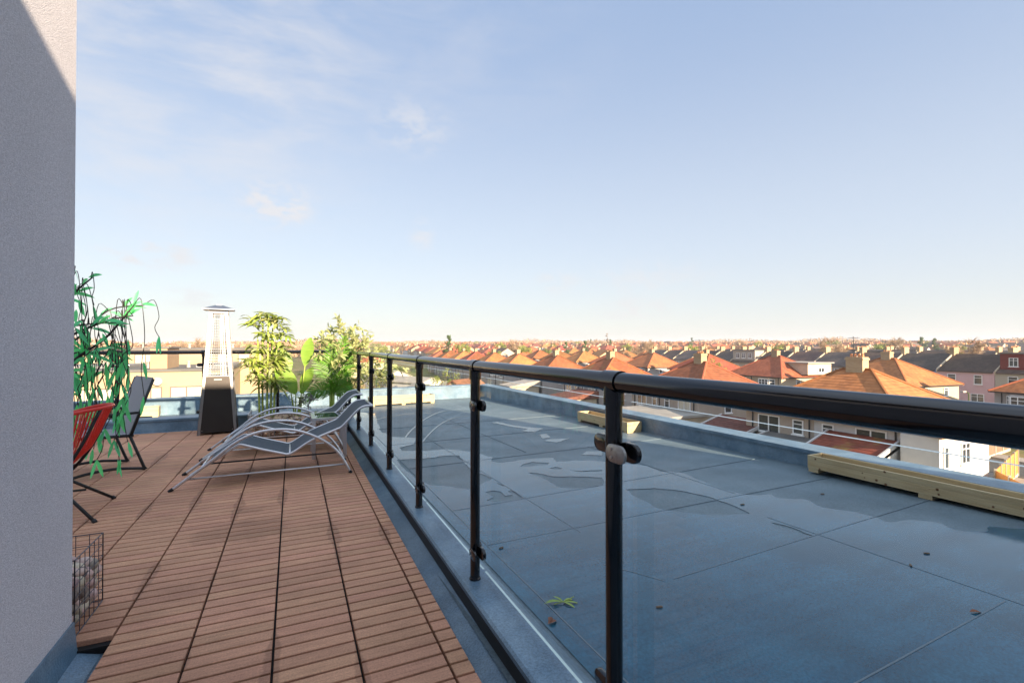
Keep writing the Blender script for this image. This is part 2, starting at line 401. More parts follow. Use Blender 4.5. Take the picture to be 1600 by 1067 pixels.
# ------------------------------------------------------------------ mesh helpers
class MB:
    """collects shapes, then links them as ONE mesh object"""
    def __init__(self): self.v = []; self.f = []; self.m = []; self.X = None
    def add(self, vs, fs, mi=0):
        b = len(self.v)
        if self.X is not None: vs = [self.X @ Vector(q) for q in vs]
        self.v.extend([tuple(q) for q in vs]); self.f.extend([tuple(i + b for i in f) for f in fs]); self.m.extend([mi] * len(fs))
        return self
    def box(self, x0, x1, y0, y1, z0, z1, mi=0):
        return self.add([(x0, y0, z0), (x1, y0, z0), (x1, y1, z0), (x0, y1, z0), (x0, y0, z1), (x1, y0, z1), (x1, y1, z1), (x0, y1, z1)],
                        [(0, 3, 2, 1), (4, 5, 6, 7), (0, 1, 5, 4), (1, 2, 6, 5), (2, 3, 7, 6), (3, 0, 4, 7)], mi)
    def hexa(self, bot, top, mi=0):
        return self.add(list(bot) + list(top), [(3, 2, 1, 0), (4, 5, 6, 7), (0, 1, 5, 4), (1, 2, 6, 5), (2, 3, 7, 6), (3, 0, 4, 7)], mi)
    def bar(self, a, b, wx, wz, mi=0, up=(0, 0, 1)):
        a = Vector(a); b = Vector(b); d = (b - a).normalized(); u = Vector(up)
        s = d.cross(u)
        if s.length < 1e-5: s = d.cross(Vector((1, 0, 0)))
        s.normalize(); n = s.cross(d).normalized()
        q = [(-1, -1), (1, -1), (1, 1), (-1, 1)]
        return self.hexa([a + s * wx * i / 2 + n * wz * j / 2 for i, j in q], [b + s * wx * i / 2 + n * wz * j / 2 for i, j in q], mi)
    def tube(self, pts, r, n=10, closed=False, mi=0, cap=True):
        pts = [Vector(p) for p in pts]; N = len(pts)
        rs = r if isinstance(r, (list, tuple)) else [r] * N
        vs = []; fs = []; prev = None
        for i, p in enumerate(pts):
            if closed: d = pts[(i + 1) % N] - pts[i - 1]
            else: d = pts[min(i + 1, N - 1)] - pts[max(i - 1, 0)]
            d.normalize()
            if prev is None:
                s = d.cross(Vector((0, 0, 1)))
                if s.length < 1e-3: s = d.cross(Vector((1, 0, 0)))
            else:
                s = prev - d * prev.dot(d)
            s.normalize(); prev = s; t = d.cross(s)
            for k in range(n):
                a = 2 * math.pi * k / n
                vs.append(p + (s * math.cos(a) + t * math.sin(a)) * rs[i])
        for i in range(N if closed else N - 1):
            for k in range(n):
                a = i * n + k; b = i * n + (k + 1) % n; j = (i + 1) % N
                fs.append((a, b, j * n + (k + 1) % n, j * n + k))
        if cap and not closed:
            fs.append(tuple(range(n - 1, -1, -1))); fs.append(tuple((N - 1) * n + k for k in range(n)))
        return self.add(vs, fs, mi)
    def lathe(self, c, prof, n=20, mi=0, axis='Z'):
        vs = []; fs = []
        for r, z in prof:
            for k in range(n):
                a = 2 * math.pi * k / n; q = (r * math.cos(a), r * math.sin(a), z)
                if axis == 'X': q = (q[2], q[0], q[1])
                if axis == 'Y': q = (q[0], q[2], q[1])
                vs.append((c[0] + q[0], c[1] + q[1], c[2] + q[2]))
        for i in range(len(prof) - 1):
            for k in range(n):
                fs.append((i * n + k, i * n + (k + 1) % n, (i + 1) * n + (k + 1) % n, (i + 1) * n + k))
        fs.append(tuple(range(n - 1, -1, -1))); fs.append(tuple((len(prof) - 1) * n + k for k in range(n)))
        return self.add(vs, fs, mi)
    def stone(self, c, r, n=7):
        c = Vector(c); rot = Matrix.Rotation(random.uniform(0, 6.28), 3, 'Z') @ Matrix.Rotation(random.uniform(-.5, .5), 3, 'X')
        sc = Vector((random.uniform(.8, 1.25), random.uniform(.7, 1.05), random.uniform(.5, .85))) * r
        vs = [Vector((0, 0, -1))]; fs = []
        rings = 4
        for i in range(1, rings):
            a = math.pi * i / rings
            for k in range(n):
                q = 2 * math.pi * k / n; j = random.uniform(.92, 1.06)
                vs.append(Vector((math.sin(a) * math.cos(q) * j, math.sin(a) * math.sin(q) * j, -math.cos(a) * j)))
        vs.append(Vector((0, 0, 1))); L = len(vs) - 1
        for k in range(n): fs.append((0, 1 + (k + 1) % n, 1 + k))
        for i in range(rings - 2):
            for k in range(n):
                a = 1 + i * n + k; b = 1 + i * n + (k + 1) % n; fs.append((a, b, b + n, a + n))
        for k in range(n): fs.append((L, 1 + (rings - 2) * n + k, 1 + (rings - 2) * n + (k + 1) % n))
        return self.add([c + rot @ Vector((q.x * sc.x, q.y * sc.y, q.z * sc.z)) for q in vs], fs)
    def leaf(self, a, d, L, wd, nrm=(0, 0, 1), droop=.2, seg=4, fold=.25):
        """pointed leaf from a along d"""
        a = Vector(a); d = Vector(d).normalized(); n = Vector(nrm)
        s = d.cross(n)
        if s.length < 1e-4: s = d.cross(Vector((1, 0, 0)))
        s.normalize(); n = s.cross(d)
        vs = []; fs = []
        for i in range(seg + 1):
            t = i / seg; p = a + d * L * t - Vector((0, 0, 1)) * droop * L * t * t
            hw = wd * .5 * (math.sin(math.pi * min(1, t * .94 + .04)) ** .8)
            vs += [p - s * hw + n * hw * fold, p, p + s * hw + n * hw * fold]
        for i in range(seg):
            b = i * 3; fs += [(b, b + 1, b + 4, b + 3), (b + 1, b + 2, b + 5, b + 4)]
        return self.add(vs, fs)
    def build(self, name, mats, parent=None, smooth=False, uv=False, loc=None):
        me = bpy.data.meshes.new(name); me.from_pydata(self.v, [], self.f); me.update()
        if not isinstance(mats, (list, tuple)): mats = [mats]
        for m in mats: me.materials.append(m)
        if len(mats) > 1: me.polygons.foreach_set('material_index', self.m)
        if smooth:
            me.polygons.foreach_set('use_smooth', [True] * len(me.polygons))
            if smooth == 'auto':
                try: me.set_sharp_from_angle(angle=R(40))
                except Exception: pass
        if uv: planar_uv(me)
        o = bpy.data.objects.new(name, me); COL.objects.link(o)
        if parent is not None: o.parent = parent
        if loc is not None: o.location = loc
        return o


def planar_uv(me):
    """metres along the face's level direction and up its slope"""
    ul = me.uv_layers.new(name='uv'); data = [0.0] * (2 * len(me.loops))
    Z = Vector((0, 0, 1))
    for p in me.polygons:
        n = p.normal; s = Z.cross(n)
        if s.length < 1e-3: s = Vector((1, 0, 0))
        s = s.normalized(); t = n.cross(s)
        for li in p.loop_indices:
            co = me.vertices[me.loops[li].vertex_index].co
            data[2 * li] = co.dot(s); data[2 * li + 1] = co.dot(t)
    ul.data.foreach_set('uv', data)


def tag(o, label=None, cat=None, group=None, kind=None):
    if label: o['label'] = label
    if cat: o['category'] = cat
    if group: o['group'] = group
    if kind: o['kind'] = kind
    return o


def empty(name, loc=(0, 0, 0), rz=0., label=None, cat=None, group=None):
    o = bpy.data.objects.new(name, None); COL.objects.link(o)
    o.location = loc; o.rotation_euler = (0, 0, rz); o.empty_display_size = .2
    return tag(o, label, cat, group)


KIDS = {}


def copy_tree(o, parent=None):
    """a thing with copies of its parts and sub-parts"""
    c = o.copy(); COL.objects.link(c)
    if parent is not None: c.parent = parent; c.matrix_parent_inverse = o.matrix_parent_inverse
    for ch in list(o.children): copy_tree(ch, c)
    return c


def smooth_path(pts, per=6):
    """Catmull-Rom through pts"""
    P = [Vector(p) for p in pts]; out = []
    for i in range(len(P) - 1):
        p0 = P[max(i - 1, 0)]; p1 = P[i]; p2 = P[i + 1]; p3 = P[min(i + 2, len(P) - 1)]
        for k in range(per):
            t = k / per
            out.append(.5 * ((2 * p1) + (p2 - p0) * t + (2 * p0 - 5 * p1 + 4 * p2 - p3) * t * t + (-p0 + 3 * p1 - 3 * p2 + p3) * t ** 3))
    out.append(P[-1]); return out


# ================================================================== the roof terrace
def roof_z(y): return .03 - .018 * y


# X of the side parapet's inner face and Y of the back parapet's inner face
def par_x(y): return 4.77 - .014 * y
def par_y(x): return 11.62 + .085 * x


# flat roof beyond the railing and behind the terrace
b = MB()
xs = [.70, 1.06, 1.75, 2.6, 3.02, 3.9, 4.95]
ys = [-7, -3, 0, 2, 4, 6, 8, 10, 12.4]
for i in range(len(xs) - 1):
    for j in range(len(ys) - 1):
        b.add([(xs[i], ys[j], roof_z(ys[j])), (xs[i + 1], ys[j], roof_z(ys[j])), (xs[i + 1], ys[j + 1], roof_z(ys[j + 1])), (xs[i], ys[j + 1], roof_z(ys[j + 1]))], [(0, 1, 2, 3)])
b.add([(-9, 8.3, roof_z(8.3)), (.70, 8.3, roof_z(8.3)), (.70, 12.4, roof_z(12.4)), (-9, 12.4, roof_z(12.4))], [(0, 1, 2, 3)])
roof = tag(b.build('flat_roof', M['membrane']), kind='structure')

# welded overlaps of the membrane sheets
b = MB()
def strip(x0, y0, x1, y1, wd=.007, h=.001):
    d = Vector((x1 - x0, y1 - y0, 0)).normalized(); s = Vector((-d.y, d.x, 0)) * wd / 2
    q = [Vector((x0, y0, 0)) - s, Vector((x1, y1, 0)) - s, Vector((x1, y1, 0)) + s, Vector((x0, y0, 0)) + s]
    b.hexa([(p.x, p.y, roof_z(p.y) - .002) for p in q], [(p.x, p.y, roof_z(p.y) + h + .0045) for p in q])
for x0, y0, x1, y1 in [(1.075, -2, 1.075, 7.9), (1.70, 2.64, 1.70, 7.6), (1.56, 2.18, 1.72, 1.89), (3.02, -2, 3.03, 2.3), (1.08, 2.70, 4.70, 2.78), (1.08, 3.40, 4.7, 3.62),
                       (1.78, 1.885, 4.71, 2.03), (1.08, 4.85, 4.67, 5.02), (1.08, 6.2, 4.66, 6.4), (1.1, 1.0, 3.0, 1.06), (3.3, 2.8, 3.34, 5.0), (2.5, 5.05, 2.5, 9), (1.2, 7.6, 4.6, 7.75)]:
    strip(x0, y0, x1, y1)
tag(b.build('membrane_seam', M['seam']), kind='structure')


# film of rain water on the roof: outlines with dry islands left in it
def wob(poly, amp=.018, closed=True):
    out = []
    n = len(poly)
    for i in range(n if closed else n - 1):
        a = Vector(poly[i]); c = Vector(poly[(i + 1) % n]); L = (c - a).length; k = max(1, min(12, int(L / .05)))
        nrm = Vector((-(c - a).y, (c - a).x))
        if nrm.length > 0: nrm.normalize()
        for j in range(k):
            p = a.lerp(c, j / k)
            if j: p = p + nrm * random.uniform(-amp, amp) * min(1, L * 3)
            out.append((p.x, p.y))
    if not closed: out.append(tuple(poly[-1]))
    return out


edge_pts = wob(EDGE, .02, closed=False)
outer = [(.985, -2.5), (.985, EDGE[0][1])] + edge_pts + [(4.72, 1.4), (4.74, -2.5)]
loops = [outer] + [wob(h, .015) for h in HOLES]
b = MB()
tri = tessellate_polygon([[Vector((x, y, 0)) for x, y in lp] for lp in loops])
flat = [p for lp in loops for p in lp]
b.add([(x, y, roof_z(y) + .004) for x, y in flat], [t for t in tri])
for isl in ISL:
    q = wob(isl, .015)
    b.add([(x, y, roof_z(y) + .004) for x, y in q], [t for t in tessellate_polygon([[Vector((x, y, 0)) for x, y in q]])])
for arc in ARCS:
    pts = smooth_path([(x, y, 0) for x, y in arc], 5)
    for i in range(len(pts) - 1):
        d = (pts[i + 1] - pts[i]).normalized(); s = Vector((-d.y, d.x, 0)) * .014
        b.add([(p.x, p.y, roof_z(p.y) + .0042) for p in (pts[i] - s, pts[i + 1] - s, pts[i + 1] + s, pts[i] + s)], [(0, 1, 2, 3)])
me_w = b.build('water', M['water'])
bm = bmesh.new(); bm.from_mesh(me_w.data)
for f in bm.faces:
    if f.normal.z < 0: f.normal_flip()
bm.to_mesh(me_w.data); bm.free()
tag(me_w, kind='structure')

# floor membrane under the deck
b = MB(); b.box(-9, .70, -4, 8.08, -.30, -.055)
tag(b.build('terrace_floor', M['membrane2']), kind='structure')

# deck of composite boards in 30 cm tiles, four boards each
b = MB(); g = MB()
P = .3015; X0 = -.668
gap = .0046
yb = 1.0
for ix in range(-9, 5):
    x0 = X0 + ix * P; x1 = x0 + P
    if ix == 4: x1 = .62
    for iy in range(0, 93):
        y0 = .98 + iy * .0754; y1 = y0 + .0754
        if y1 > 8.0: break
        if x0 < X0 - .01 and y0 < 2.42: continue
        if x0 < X0 - .01 and y0 < 2.46 and x0 < -.9: continue
        a0 = x0 + gap; a1 = x1 - gap
        c0 = y0 + gap * 1.25; c1 = y1 - gap * 1.25; e = .002
        b.hexa([(a0, c0, -.022), (a1, c0, -.022), (a1, c1, -.022), (a0, c1, -.022)],
               [(a0, c0, -e), (a1, c0, -e), (a1, c1, -e), (a0, c1, -e)])
        b.hexa([(a0, c0, -e), (a1, c0, -e), (a1, c1, -e), (a0, c1, -e)],
               [(a0 + e, c0 + e, 0), (a1 - e, c0 + e, 0), (a1 - e, c1 - e, 0), (a0 + e, c1 - e, 0)])
dk = tag(b.build('deck', M['deck']), kind='structure')
g.box(X0 + .004, .615, .9, 7.99, -.05, -.0225)
g.box(-3.3, X0 + .004, 2.46, 7.99, -.05, -.0225)
tag(g.build('deck_underlay', M['deckdark']), kind='structure')

# upstand under the glass railing (side and back in one sweep each)
pr = [(.60, -.056), (.736, .000), (.744, .006), (.744, .070), (.716, .072), (.712, .096), (.722, .105), (.850, .105), (.862, .100)]
b = MB()
ysk = [-3, 0, 2, 4, 6, 8.36]
vs = []
for y in ysk:
    vs += [(x, y, z) for x, z in pr] + [(.955, y, roof_z(y) + .006), (.975, y, roof_z(y) - .003)]
n = len(pr) + 2
b.add(vs, [(j * n + i, (j + 1) * n + i, (j + 1) * n + i + 1, j * n + i + 1) for j in range(len(ysk) - 1) for i in range(n - 1)])
b.box(.80, .95, -3, 8.36, -.3, roof_z(8.36) - .003)
shade_strip = MB(); shade_strip.hexa([(.724, -3, -.002), (.7435, -3, .002), (.7435, 8.03, .002), (.724, 8.03, -.002)], [(.719, -3, .071), (.7435, -3, .071), (.7435, 8.03, .071), (.719, 8.03, .071)])
up1 = b.build('upstand', M['membrane2'])
shade_strip.build('painted_shade_strip', M['blackmatt'], up1)  # black strip painting in the shade under the upstand's overhanging edge
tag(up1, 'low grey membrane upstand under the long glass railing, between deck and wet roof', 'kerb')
b = MB()
pb = [(8.0, -.056), (8.035, .0), (8.05, .14), (8.035, .145), (8.035, .172), (8.05, .18), (8.30, .18), (8.33, .17), (8.42, roof_z(8.4))]
vs = []
for x in (-6, -3, 0, .715):
    vs += [(x, y, z) for y, z in pb]
n = len(pb)
b.add(vs, [(j * n + i, j * n + i + 1, (j + 1) * n + i + 1, (j + 1) * n + i) for j in range(3) for i in range(n - 1)])
up2 = b.build('upstand', M['membrane2'])
tag(up2, 'low grey membrane upstand along the far end of the deck behind the patio heater', 'kerb')

# parapets round the flat roof
b = MB()
ZP = .150
def para_side(b, y0, y1):
    q = [(par_x(y0), y0), (par_x(y0) + .27, y0), (par_x(y1) + .27, y1), (par_x(y1), y1)]
    b.hexa([(x, y, -.6) for x, y in q], [(x, y, ZP - .035) for x, y in q])
yc = par_y(4.6)
para_side(b, -7, yc + .27)
pw = b.build('parapet', M['membrane2'])
tag(pw, 'long low grey parapet along the right edge of the wet roof', 'parapet')
b = MB()
q = [(par_x(-7) - .02, -7), (par_x(-7) + .29, -7), (par_x(yc) + .29, yc + .29), (par_x(yc) - .02, yc - .018)]
b.hexa([(x, y, ZP - .036) for x, y in q], [(x, y, ZP) for x, y in q])
b.build('coping', M['membrane2'], pw)
b = MB()
xa = par_x(yc) - .022
q = [(-9, par_y(-9)), (xa, par_y(xa)), (xa, par_y(xa) + .27), (-9, par_y(-9) + .27)]
b.hexa([(x, y, -.6) for x, y in q], [(x, y, ZP - .035) for x, y in q])
pk = b.build('parapet', M['membrane2'])
tag(pk, 'low grey parapet across the far end of the roof, behind the sunlit planter', 'parapet')
b = MB()
q = [(-9, par_y(-9) - .02), (xa, par_y(xa) - .02), (xa, par_y(xa) + .29), (-9, par_y(-9) + .29)]
b.hexa([(x, y, ZP - .036) for x, y in q], [(x, y, ZP) for x, y in q])
b.build('coping', M['membrane2'], pk)

# the block of flats that carries the terrace, and its wings behind the viewer that cast the long shade
blk = empty('apartment_building', (0, 0, 0), label='apartment building under the terrace, its storeys below the roof edge', cat='building')
b = MB(); b.box(-9, 5.0, -6.9, 12.0, -8.8, -.45); b.build('wall', M['render'], blk)
wing = empty('apartment_building', (0, -4, 0), label='taller wing of the apartment building behind the terrace', cat='building')
b = MB(); b.box(-9, 6.18, -9, 1.0, -8.8, 3.81)
b.build('wall', M['render'], wing)

# the roughcast wall beside the viewer
pent = empty('penthouse_wall', (-.79, 2.45, 0), label='grey roughcast corner wall of the penthouse on the left edge', cat='wall')
b = MB(); b.X = Matrix.Translation((.79, -2.45, 0))
b.box(-3.6, -.79, -2.9, 2.45, -.05, 3.295)
b.build('wall', M['render'], pent)
b = MB(); b.X = Matrix.Translation((.79, -2.45, 0))
b.hexa([(-.789, -2.9, -.055), (-.775, -2.9, -.055), (-.775, 2.47, -.055), (-.789, 2.47, -.055)], [(-.789, -2.9, .10), (-.784, -2.9, .10), (-.784, 2.455, .10), (-.789, 2.455, .10)])
b.add([(-.775, -2.9, -.03), (-.70, -2.9, -.052), (-.70, 2.47, -.052), (-.775, 2.47, -.03)], [(0, 1, 2, 3)])
b.build('upstand_flashing', M['membrane2'], pent)
b = MB(); b.X = Matrix.Translation((.79, -2.45, 0))
b.box(-3.7, -.30, -.40, 2.62, 3.30, 3.52)
b.build('canopy', M['render'], pent)

# ------------------------------------------------------------------ glass railing
RX = .78; RZ = 1.099; RR = .0262; GX = .828


def pill(bb, c, ax, w_, h_, th, mi=0, n=9):
    """plate with rounded ends in the ax-z plane, thickness th across"""
    r = h_ / 2; pts = []
    for k in range(n):
        a = -math.pi / 2 + math.pi * k / (n - 1); pts.append((w_ / 2 - r + r * math.cos(a), r * math.sin(a)))
    for k in range(n):
        a = math.pi / 2 + math.pi * k / (n - 1); pts.append((-w_ / 2 + r + r * math.cos(a), r * math.sin(a)))
    N = len(pts); vs = []
    for s, k in ((-1, .93), (-.7, 1), (.7, 1), (1, .93)):
        for u, v in pts:
            if ax == 'Y': vs.append((c[0] + s * th / 2, c[1] + u * k, c[2] + v * k))
            else: vs.append((c[0] + u * k, c[1] + s * th / 2, c[2] + v * k))
    fs = [tuple(range(N)), tuple(range(4 * N - 1, 3 * N - 1, -1))]
    for j in range(3):
        fs += [(j * N + i, (j + 1) * N + i, (j + 1) * N + (i + 1) % N, j * N + (i + 1) % N) for i in range(N)]
    bb.add(vs, fs, mi)


def make_post(rail, p, ax, base, first=False):
    """one post with its saddle, clamps and screws; ax is the railing's direction"""
    x, y = p
    e = (lambda u, v: (x + v, y + u)) if ax == 'Y' else (lambda u, v: (x + u, y + v))   # u along the rail, v across towards the glass
    m = MB()
    m.lathe((x, y, 0), [(.0225, base), (.0225, RZ - .03)], 20)
    m.lathe((x, y, base), [(.027, 0), (.027, .004), (.0235, .012)], 20)
    post = m.build('post', M['black'], rail, smooth='auto')
    m = MB()
    a = e(-.032, 0); c = e(.032, 0)
    m.tube([(a[0], a[1], RZ), (c[0], c[1], RZ)], .0300, 22)
    m.lathe((x, y, 0), [(.0275, RZ - .062), (.0275, RZ - .01)], 20)
    m.build('saddle', M['black'], post, smooth='auto')
    for zc in (.918, .24):
        for s in (-1, 1):
            q = MB()
            u0 = .066 if s > 0 else .050; w_ = .125 if s > 0 else .078
            cc = e(s * u0, .030 if s > 0 else .014); pill(q, (cc[0], cc[1], zc), ax, w_, .05, .016)
            cl = q.build('clamp', M['black'], post, smooth='auto')
            if s < 0:
                q = MB(); cc = e(-.045, -.027); pill(q, (cc[0], cc[1], zc), ax, .078, .046, .010)
                q.build('cover_plate', M['clampsteel'] if first and zc > .5 else M['black'], cl, smooth='auto')
            q = MB()
            for dz in (-.011, .011):
                cc = e(.040, .0195) if s > 0 else e(-.030, -.0325)
                q.lathe((cc[0], cc[1], zc + dz), [(.0042, -.0015), (.0042, .0006), (.002, .0014)], 10, axis='X' if ax == 'Y' else 'Y')
            q.build('screw', M['screw'], cl)
    return post


rail = empty('glass_railing', (0, 0, 0), label='long black tube railing with clear glass panels running beside the deck', cat='railing')
PY = [-1.13, -.045, 1.045, 2.11, 3.20, 4.29, 5.375, 6.46, 7.54, 8.15]
for i, y in enumerate(PY[:-1]): make_post(rail, (RX, y), 'Y', .105, first=(i == 2))
b = MB(); b.tube([(RX, -1.4, RZ), (RX, 3, RZ), (RX, 8.155, RZ)], RR, 28)
b.build('handrail', M['black'], rail, smooth='auto')


def panel(rail, x0, x1, y0, y1, z0, z1):
    m = MB()
    m.box(x0, x1, y0, y1, z0, z1)
    # broad faces clear, the four narrow edges pale green
    thin_x = (x1 - x0) < (y1 - y0)
    m.m = [1, 1, 1, 0, 1, 0] if not thin_x else [1, 1, 1, 0, 1, 0]
    m.m = [1, 1, 0, 0, 0, 0]
    return m.build('glass_panel', [M['glass'], M['glassedge']], rail)


for i in range(len(PY) - 1): panel(rail, GX - .005, GX + .005, PY[i] + .012, PY[i + 1] - .012, .135, 1.045)

rail2 = empty('glass_railing', (0, 8.15, 0), label='shorter glass railing across the far end of the deck, behind heater and plants', cat='railing')
def loc2(): return None
BX = [-3.2, -2.17, -1.17, -.205, RX]
off = Vector((0, 8.15, 0))
holder = []
for x in BX: holder.append(make_post(rail2, (x, 0), 'X', .18))
b = MB(); b.tube([(-3.4, 0, RZ), (RX - .02, 0, RZ)], RR, 20); b.build('handrail', M['black'], rail2, smooth='auto')
for i in range(len(BX) - 1): panel(rail2, BX[i] + .022, BX[i + 1] - .022, .043, .053, .21, 1.045)
rail2.children  # all parts sit in the railing's own frame, 8.15 m along

# ------------------------------------------------------------------ patio heater
ht = empty('patio_heater', (-.93, 7.73, 0), R(3), label='tall pyramid patio heater with steel legs and dark lower panels', cat='heater')
hb, htp, zt = .232, .108, 1.675


def hw(z): return hb + (htp - hb) * z / zt


for sx, sy in ((-1, -1), (1, -1), (1, 1), (-1, 1)):
    m = MB()
    for dx, dy, wx, wy in ((0, 0, .036, .006), (0, 0, .006, .036)):
        a0 = Vector((sx * hb, sy * hb, 0)); a1 = Vector((sx * htp, sy * htp, zt))
        ox = Vector((-sx * wx / 2, -sy * wy / 2, 0))
        def qd(c): return [c + ox + Vector((i * wx / 2, j * wy / 2, 0)) for i, j in ((-1, -1), (1, -1), (1, 1), (-1, 1))]
        m.hexa(qd(a0), qd(a1))
    m.build('leg', M['steel'], ht)
zpan = .775
for k in range(4):
    m = MB(); m.X = Matrix.Rotation(k * math.pi / 2, 4, 'Z')
    i0 = .008
    z0 = .03
    m.hexa([(-hw(z0) + .02, -hw(z0) + i0, z0), (hw(z0) - .02, -hw(z0) + i0, z0), (hw(z0) - .02, -hw(z0) + i0 + .006, z0), (-hw(z0) + .02, -hw(z0) + i0 + .006, z0)],
           [(-hw(zpan) + .02, -hw(zpan) + i0, zpan), (hw(zpan) - .02, -hw(zpan) + i0, zpan), (hw(zpan) - .02, -hw(zpan) + i0 + .006, zpan), (-hw(zpan) + .02, -hw(zpan) + i0 + .006, zpan)])
    pnl = m.build('side_panel', M['heater_panel'], ht)
    if k == 0:
        m = MB()
        for sx in (-1, 1):
            for dx in (.028, .052):
                m.lathe((sx * (hw(.06) - dx), -hw(.06) + i0 - .001, .06), [(.005, -.003), (.005, 0)], 10, axis='Y')
        m.build('screw', M['screw'], pnl)
        m = MB(); m.bar((-.045, -hw(.735) + .004, .735), (.045, -hw(.735) + .004, .735), .006, .018); m.build('handle', M['steel'], pnl)
m = MB(); m.box(-hw(zpan) + .012, hw(zpan) - .012, -hw(zpan) + .012, hw(zpan) - .012, zpan, zpan + .012); m.build('burner_plate', M['steel'], ht)
m = MB(); m.lathe((0, 0, 0), [(.045, zpan + .012), (.045, 1.62)], 24); m.build('glass_tube', M['glass'], ht, smooth='auto')
for k in range(4):
    m = MB(); m.X = Matrix.Rotation(k * math.pi / 2, 4, 'Z')
    for i in range(22):
        z = zpan + .03 + i * .038; m.tube([(-hw(z) + .03, -hw(z) + .012, z), (hw(z) - .03, -hw(z) + .012, z)], .0028, 5)
    for i in range(-4, 5):
        t = i / 4.6; m.tube([(t * (hw(zpan) - .03), -hw(zpan) + .012, zpan + .01), (t * (hw(1.62) - .03), -hw(1.62) + .012, 1.62)], .0028, 5)
    m.build('mesh_guard', M['wiremesh'], ht)
m = MB()
m.box(-htp - .004, htp + .004, -htp - .004, htp + .004, 1.635, 1.678)
m.build('collar', M['steel'], ht)
m = MB()
m.hexa([(-.185, -.185, 1.684), (.185, -.185, 1.684), (.185, .185, 1.684), (-.185, .185, 1.684)], [(-.185, -.185, 1.697), (.185, -.185, 1.697), (.185, .185, 1.697), (-.185, .185, 1.697)])
m.hexa([(-.185, -.185, 1.697), (.185, -.185, 1.697), (.185, .185, 1.697), (-.185, .185, 1.697)], [(-.05, -.05, 1.752), (.05, -.05, 1.752), (.05, .05, 1.752), (-.05, .05, 1.752)])
m.box(-.03, .03, -.03, .03, 1.752, 1.762)
m.build('hood', M['hood'], ht)

# ------------------------------------------------------------------ sun loungers
def make_lounger(label):
    t = empty('sun_lounger', (-.2, 4.72, 0), label=label, cat='sun lounger', group='silver sun loungers on the deck')
    ox = .2
    arch = [(-.905, .006), (-.773, .105), (-.621, .222), (-.453, .357), (-.30, .43), (-.132, .451), (.043, .428), (.224, .346), (.348, .249), (.425, .148), (.47, .063), (.500, .004)]
    seat = [(-.773, .112), (-.60, .225), (-.445, .325), (-.405, .338), (-.36, .325), (-.233, .280), (-.09, .236), (-.038, .222), (.015, .240), (.163, .331), (.36, .408), (.41, .428), (.449, .462), (.539, .558), (.585, .598), (.63, .617), (.704, .620)]
    W_ = .545
    sidef = []
    for i, y in enumerate((0, W_)):
        m = MB(); m.tube(smooth_path([(x + ox, y, z) for x, z in arch], 4), .0125, 10); m.build('leg_arch', M['silver'], t, smooth=True)
        yy = y + (.014 if i == 0 else -.014)
        m = MB(); m.tube([(x + ox, yy, z) for x, z in smooth2(seat)], .0115, 10); m.build('side_rail', M['silver'], t, smooth=True)
    m = MB(); pts = smooth2(seat)
    pts = pts[2:]
    vs = []; fs = []
    for x, z in pts:
        for k in range(7):
            u = k / 6; vs.append((x + ox, .016 + u * (W_ - .032), z + .006 - .012 * math.sin(math.pi * u)))
    n = len(pts)
    fs = [(i * 7 + k, (i + 1) * 7 + k, (i + 1) * 7 + k + 1, i * 7 + k + 1) for i in range(n - 1) for k in range(6)]
    m.add(vs, fs)
    sl = m.build('sling', M['sling'], t, smooth=True)
    sm = sl.modifiers.new('thick', 'SOLIDIFY'); sm.thickness = .004
    for x, z in ((-.778, .092), (.437, .088)):
        pass
    for nm, y in (('ground_bar', .0), ('ground_bar', W_)):
        m = MB(); m.tube([(-.785 + ox, y, .088), (.452 + ox, y, .088)], .008, 8); m.build(nm, M['silver'] if y == 0 else M['blackmatt'], t, smooth=True)
    for x, z in ((-.70, .158), (.437, .12), (.70, .620), (-.02, .218)):
        m = MB(); m.tube([(x + ox, 0.006, z), (x + ox, W_ - .006, z)], .009, 8); m.build('cross_bar', M['silver'], t, smooth=True)
    for x in (-.905, .500):
        for y in (0, W_):
            m = MB(); m.tube([(x + ox - (.012 if x < 0 else -.006), y, .001), (x + ox + (.02 if x < 0 else -.012), y, .022)], .0145, 8); m.build('foot_cap', M['blackmatt'], t)
    return t


def smooth2(pts, per=3):
    return [(p.x, p.z) for p in smooth_path([(x, 0, z) for x, z in pts], per)]


lg = make_lounger('silver tube sun lounger with charcoal sling nearest the camera')
lg2 = copy_tree(lg)
lg2.location = (-.155, 5.84, 0)
tag(lg2, 'silver tube sun lounger with charcoal sling farther away, beside the gabion planter')

tb = empty('side_table', (.36, 5.66, 0), label='small square metal side table with glass top between the two loungers', cat='side table')
for sx in (-1, 1):
    for sy in (-1, 1):
        m = MB(); m.box(sx * .155 - .018, sx * .155 + .018, sy * .215 - .018, sy * .215 + .018, 0, .405); m.build('leg', M['silver'], tb)
m = MB()
for s in (-1, 1):
    m.box(-.175, .175, s * .215 - .02, s * .215 + .02, .405, .43); m.box(s * .155 - .02, s * .155 + .02, -.195, .195, .4055, .4295)
m.build('top_frame', M['silver'], tb)
m = MB(); m.box(-.136, .136, -.196, .196, .421, .4285)
M['darkglass'] = mat('dark_glass', (.04, .055, .055), .03, spec=.9)
m.build('glass_top', M['darkglass'], tb)

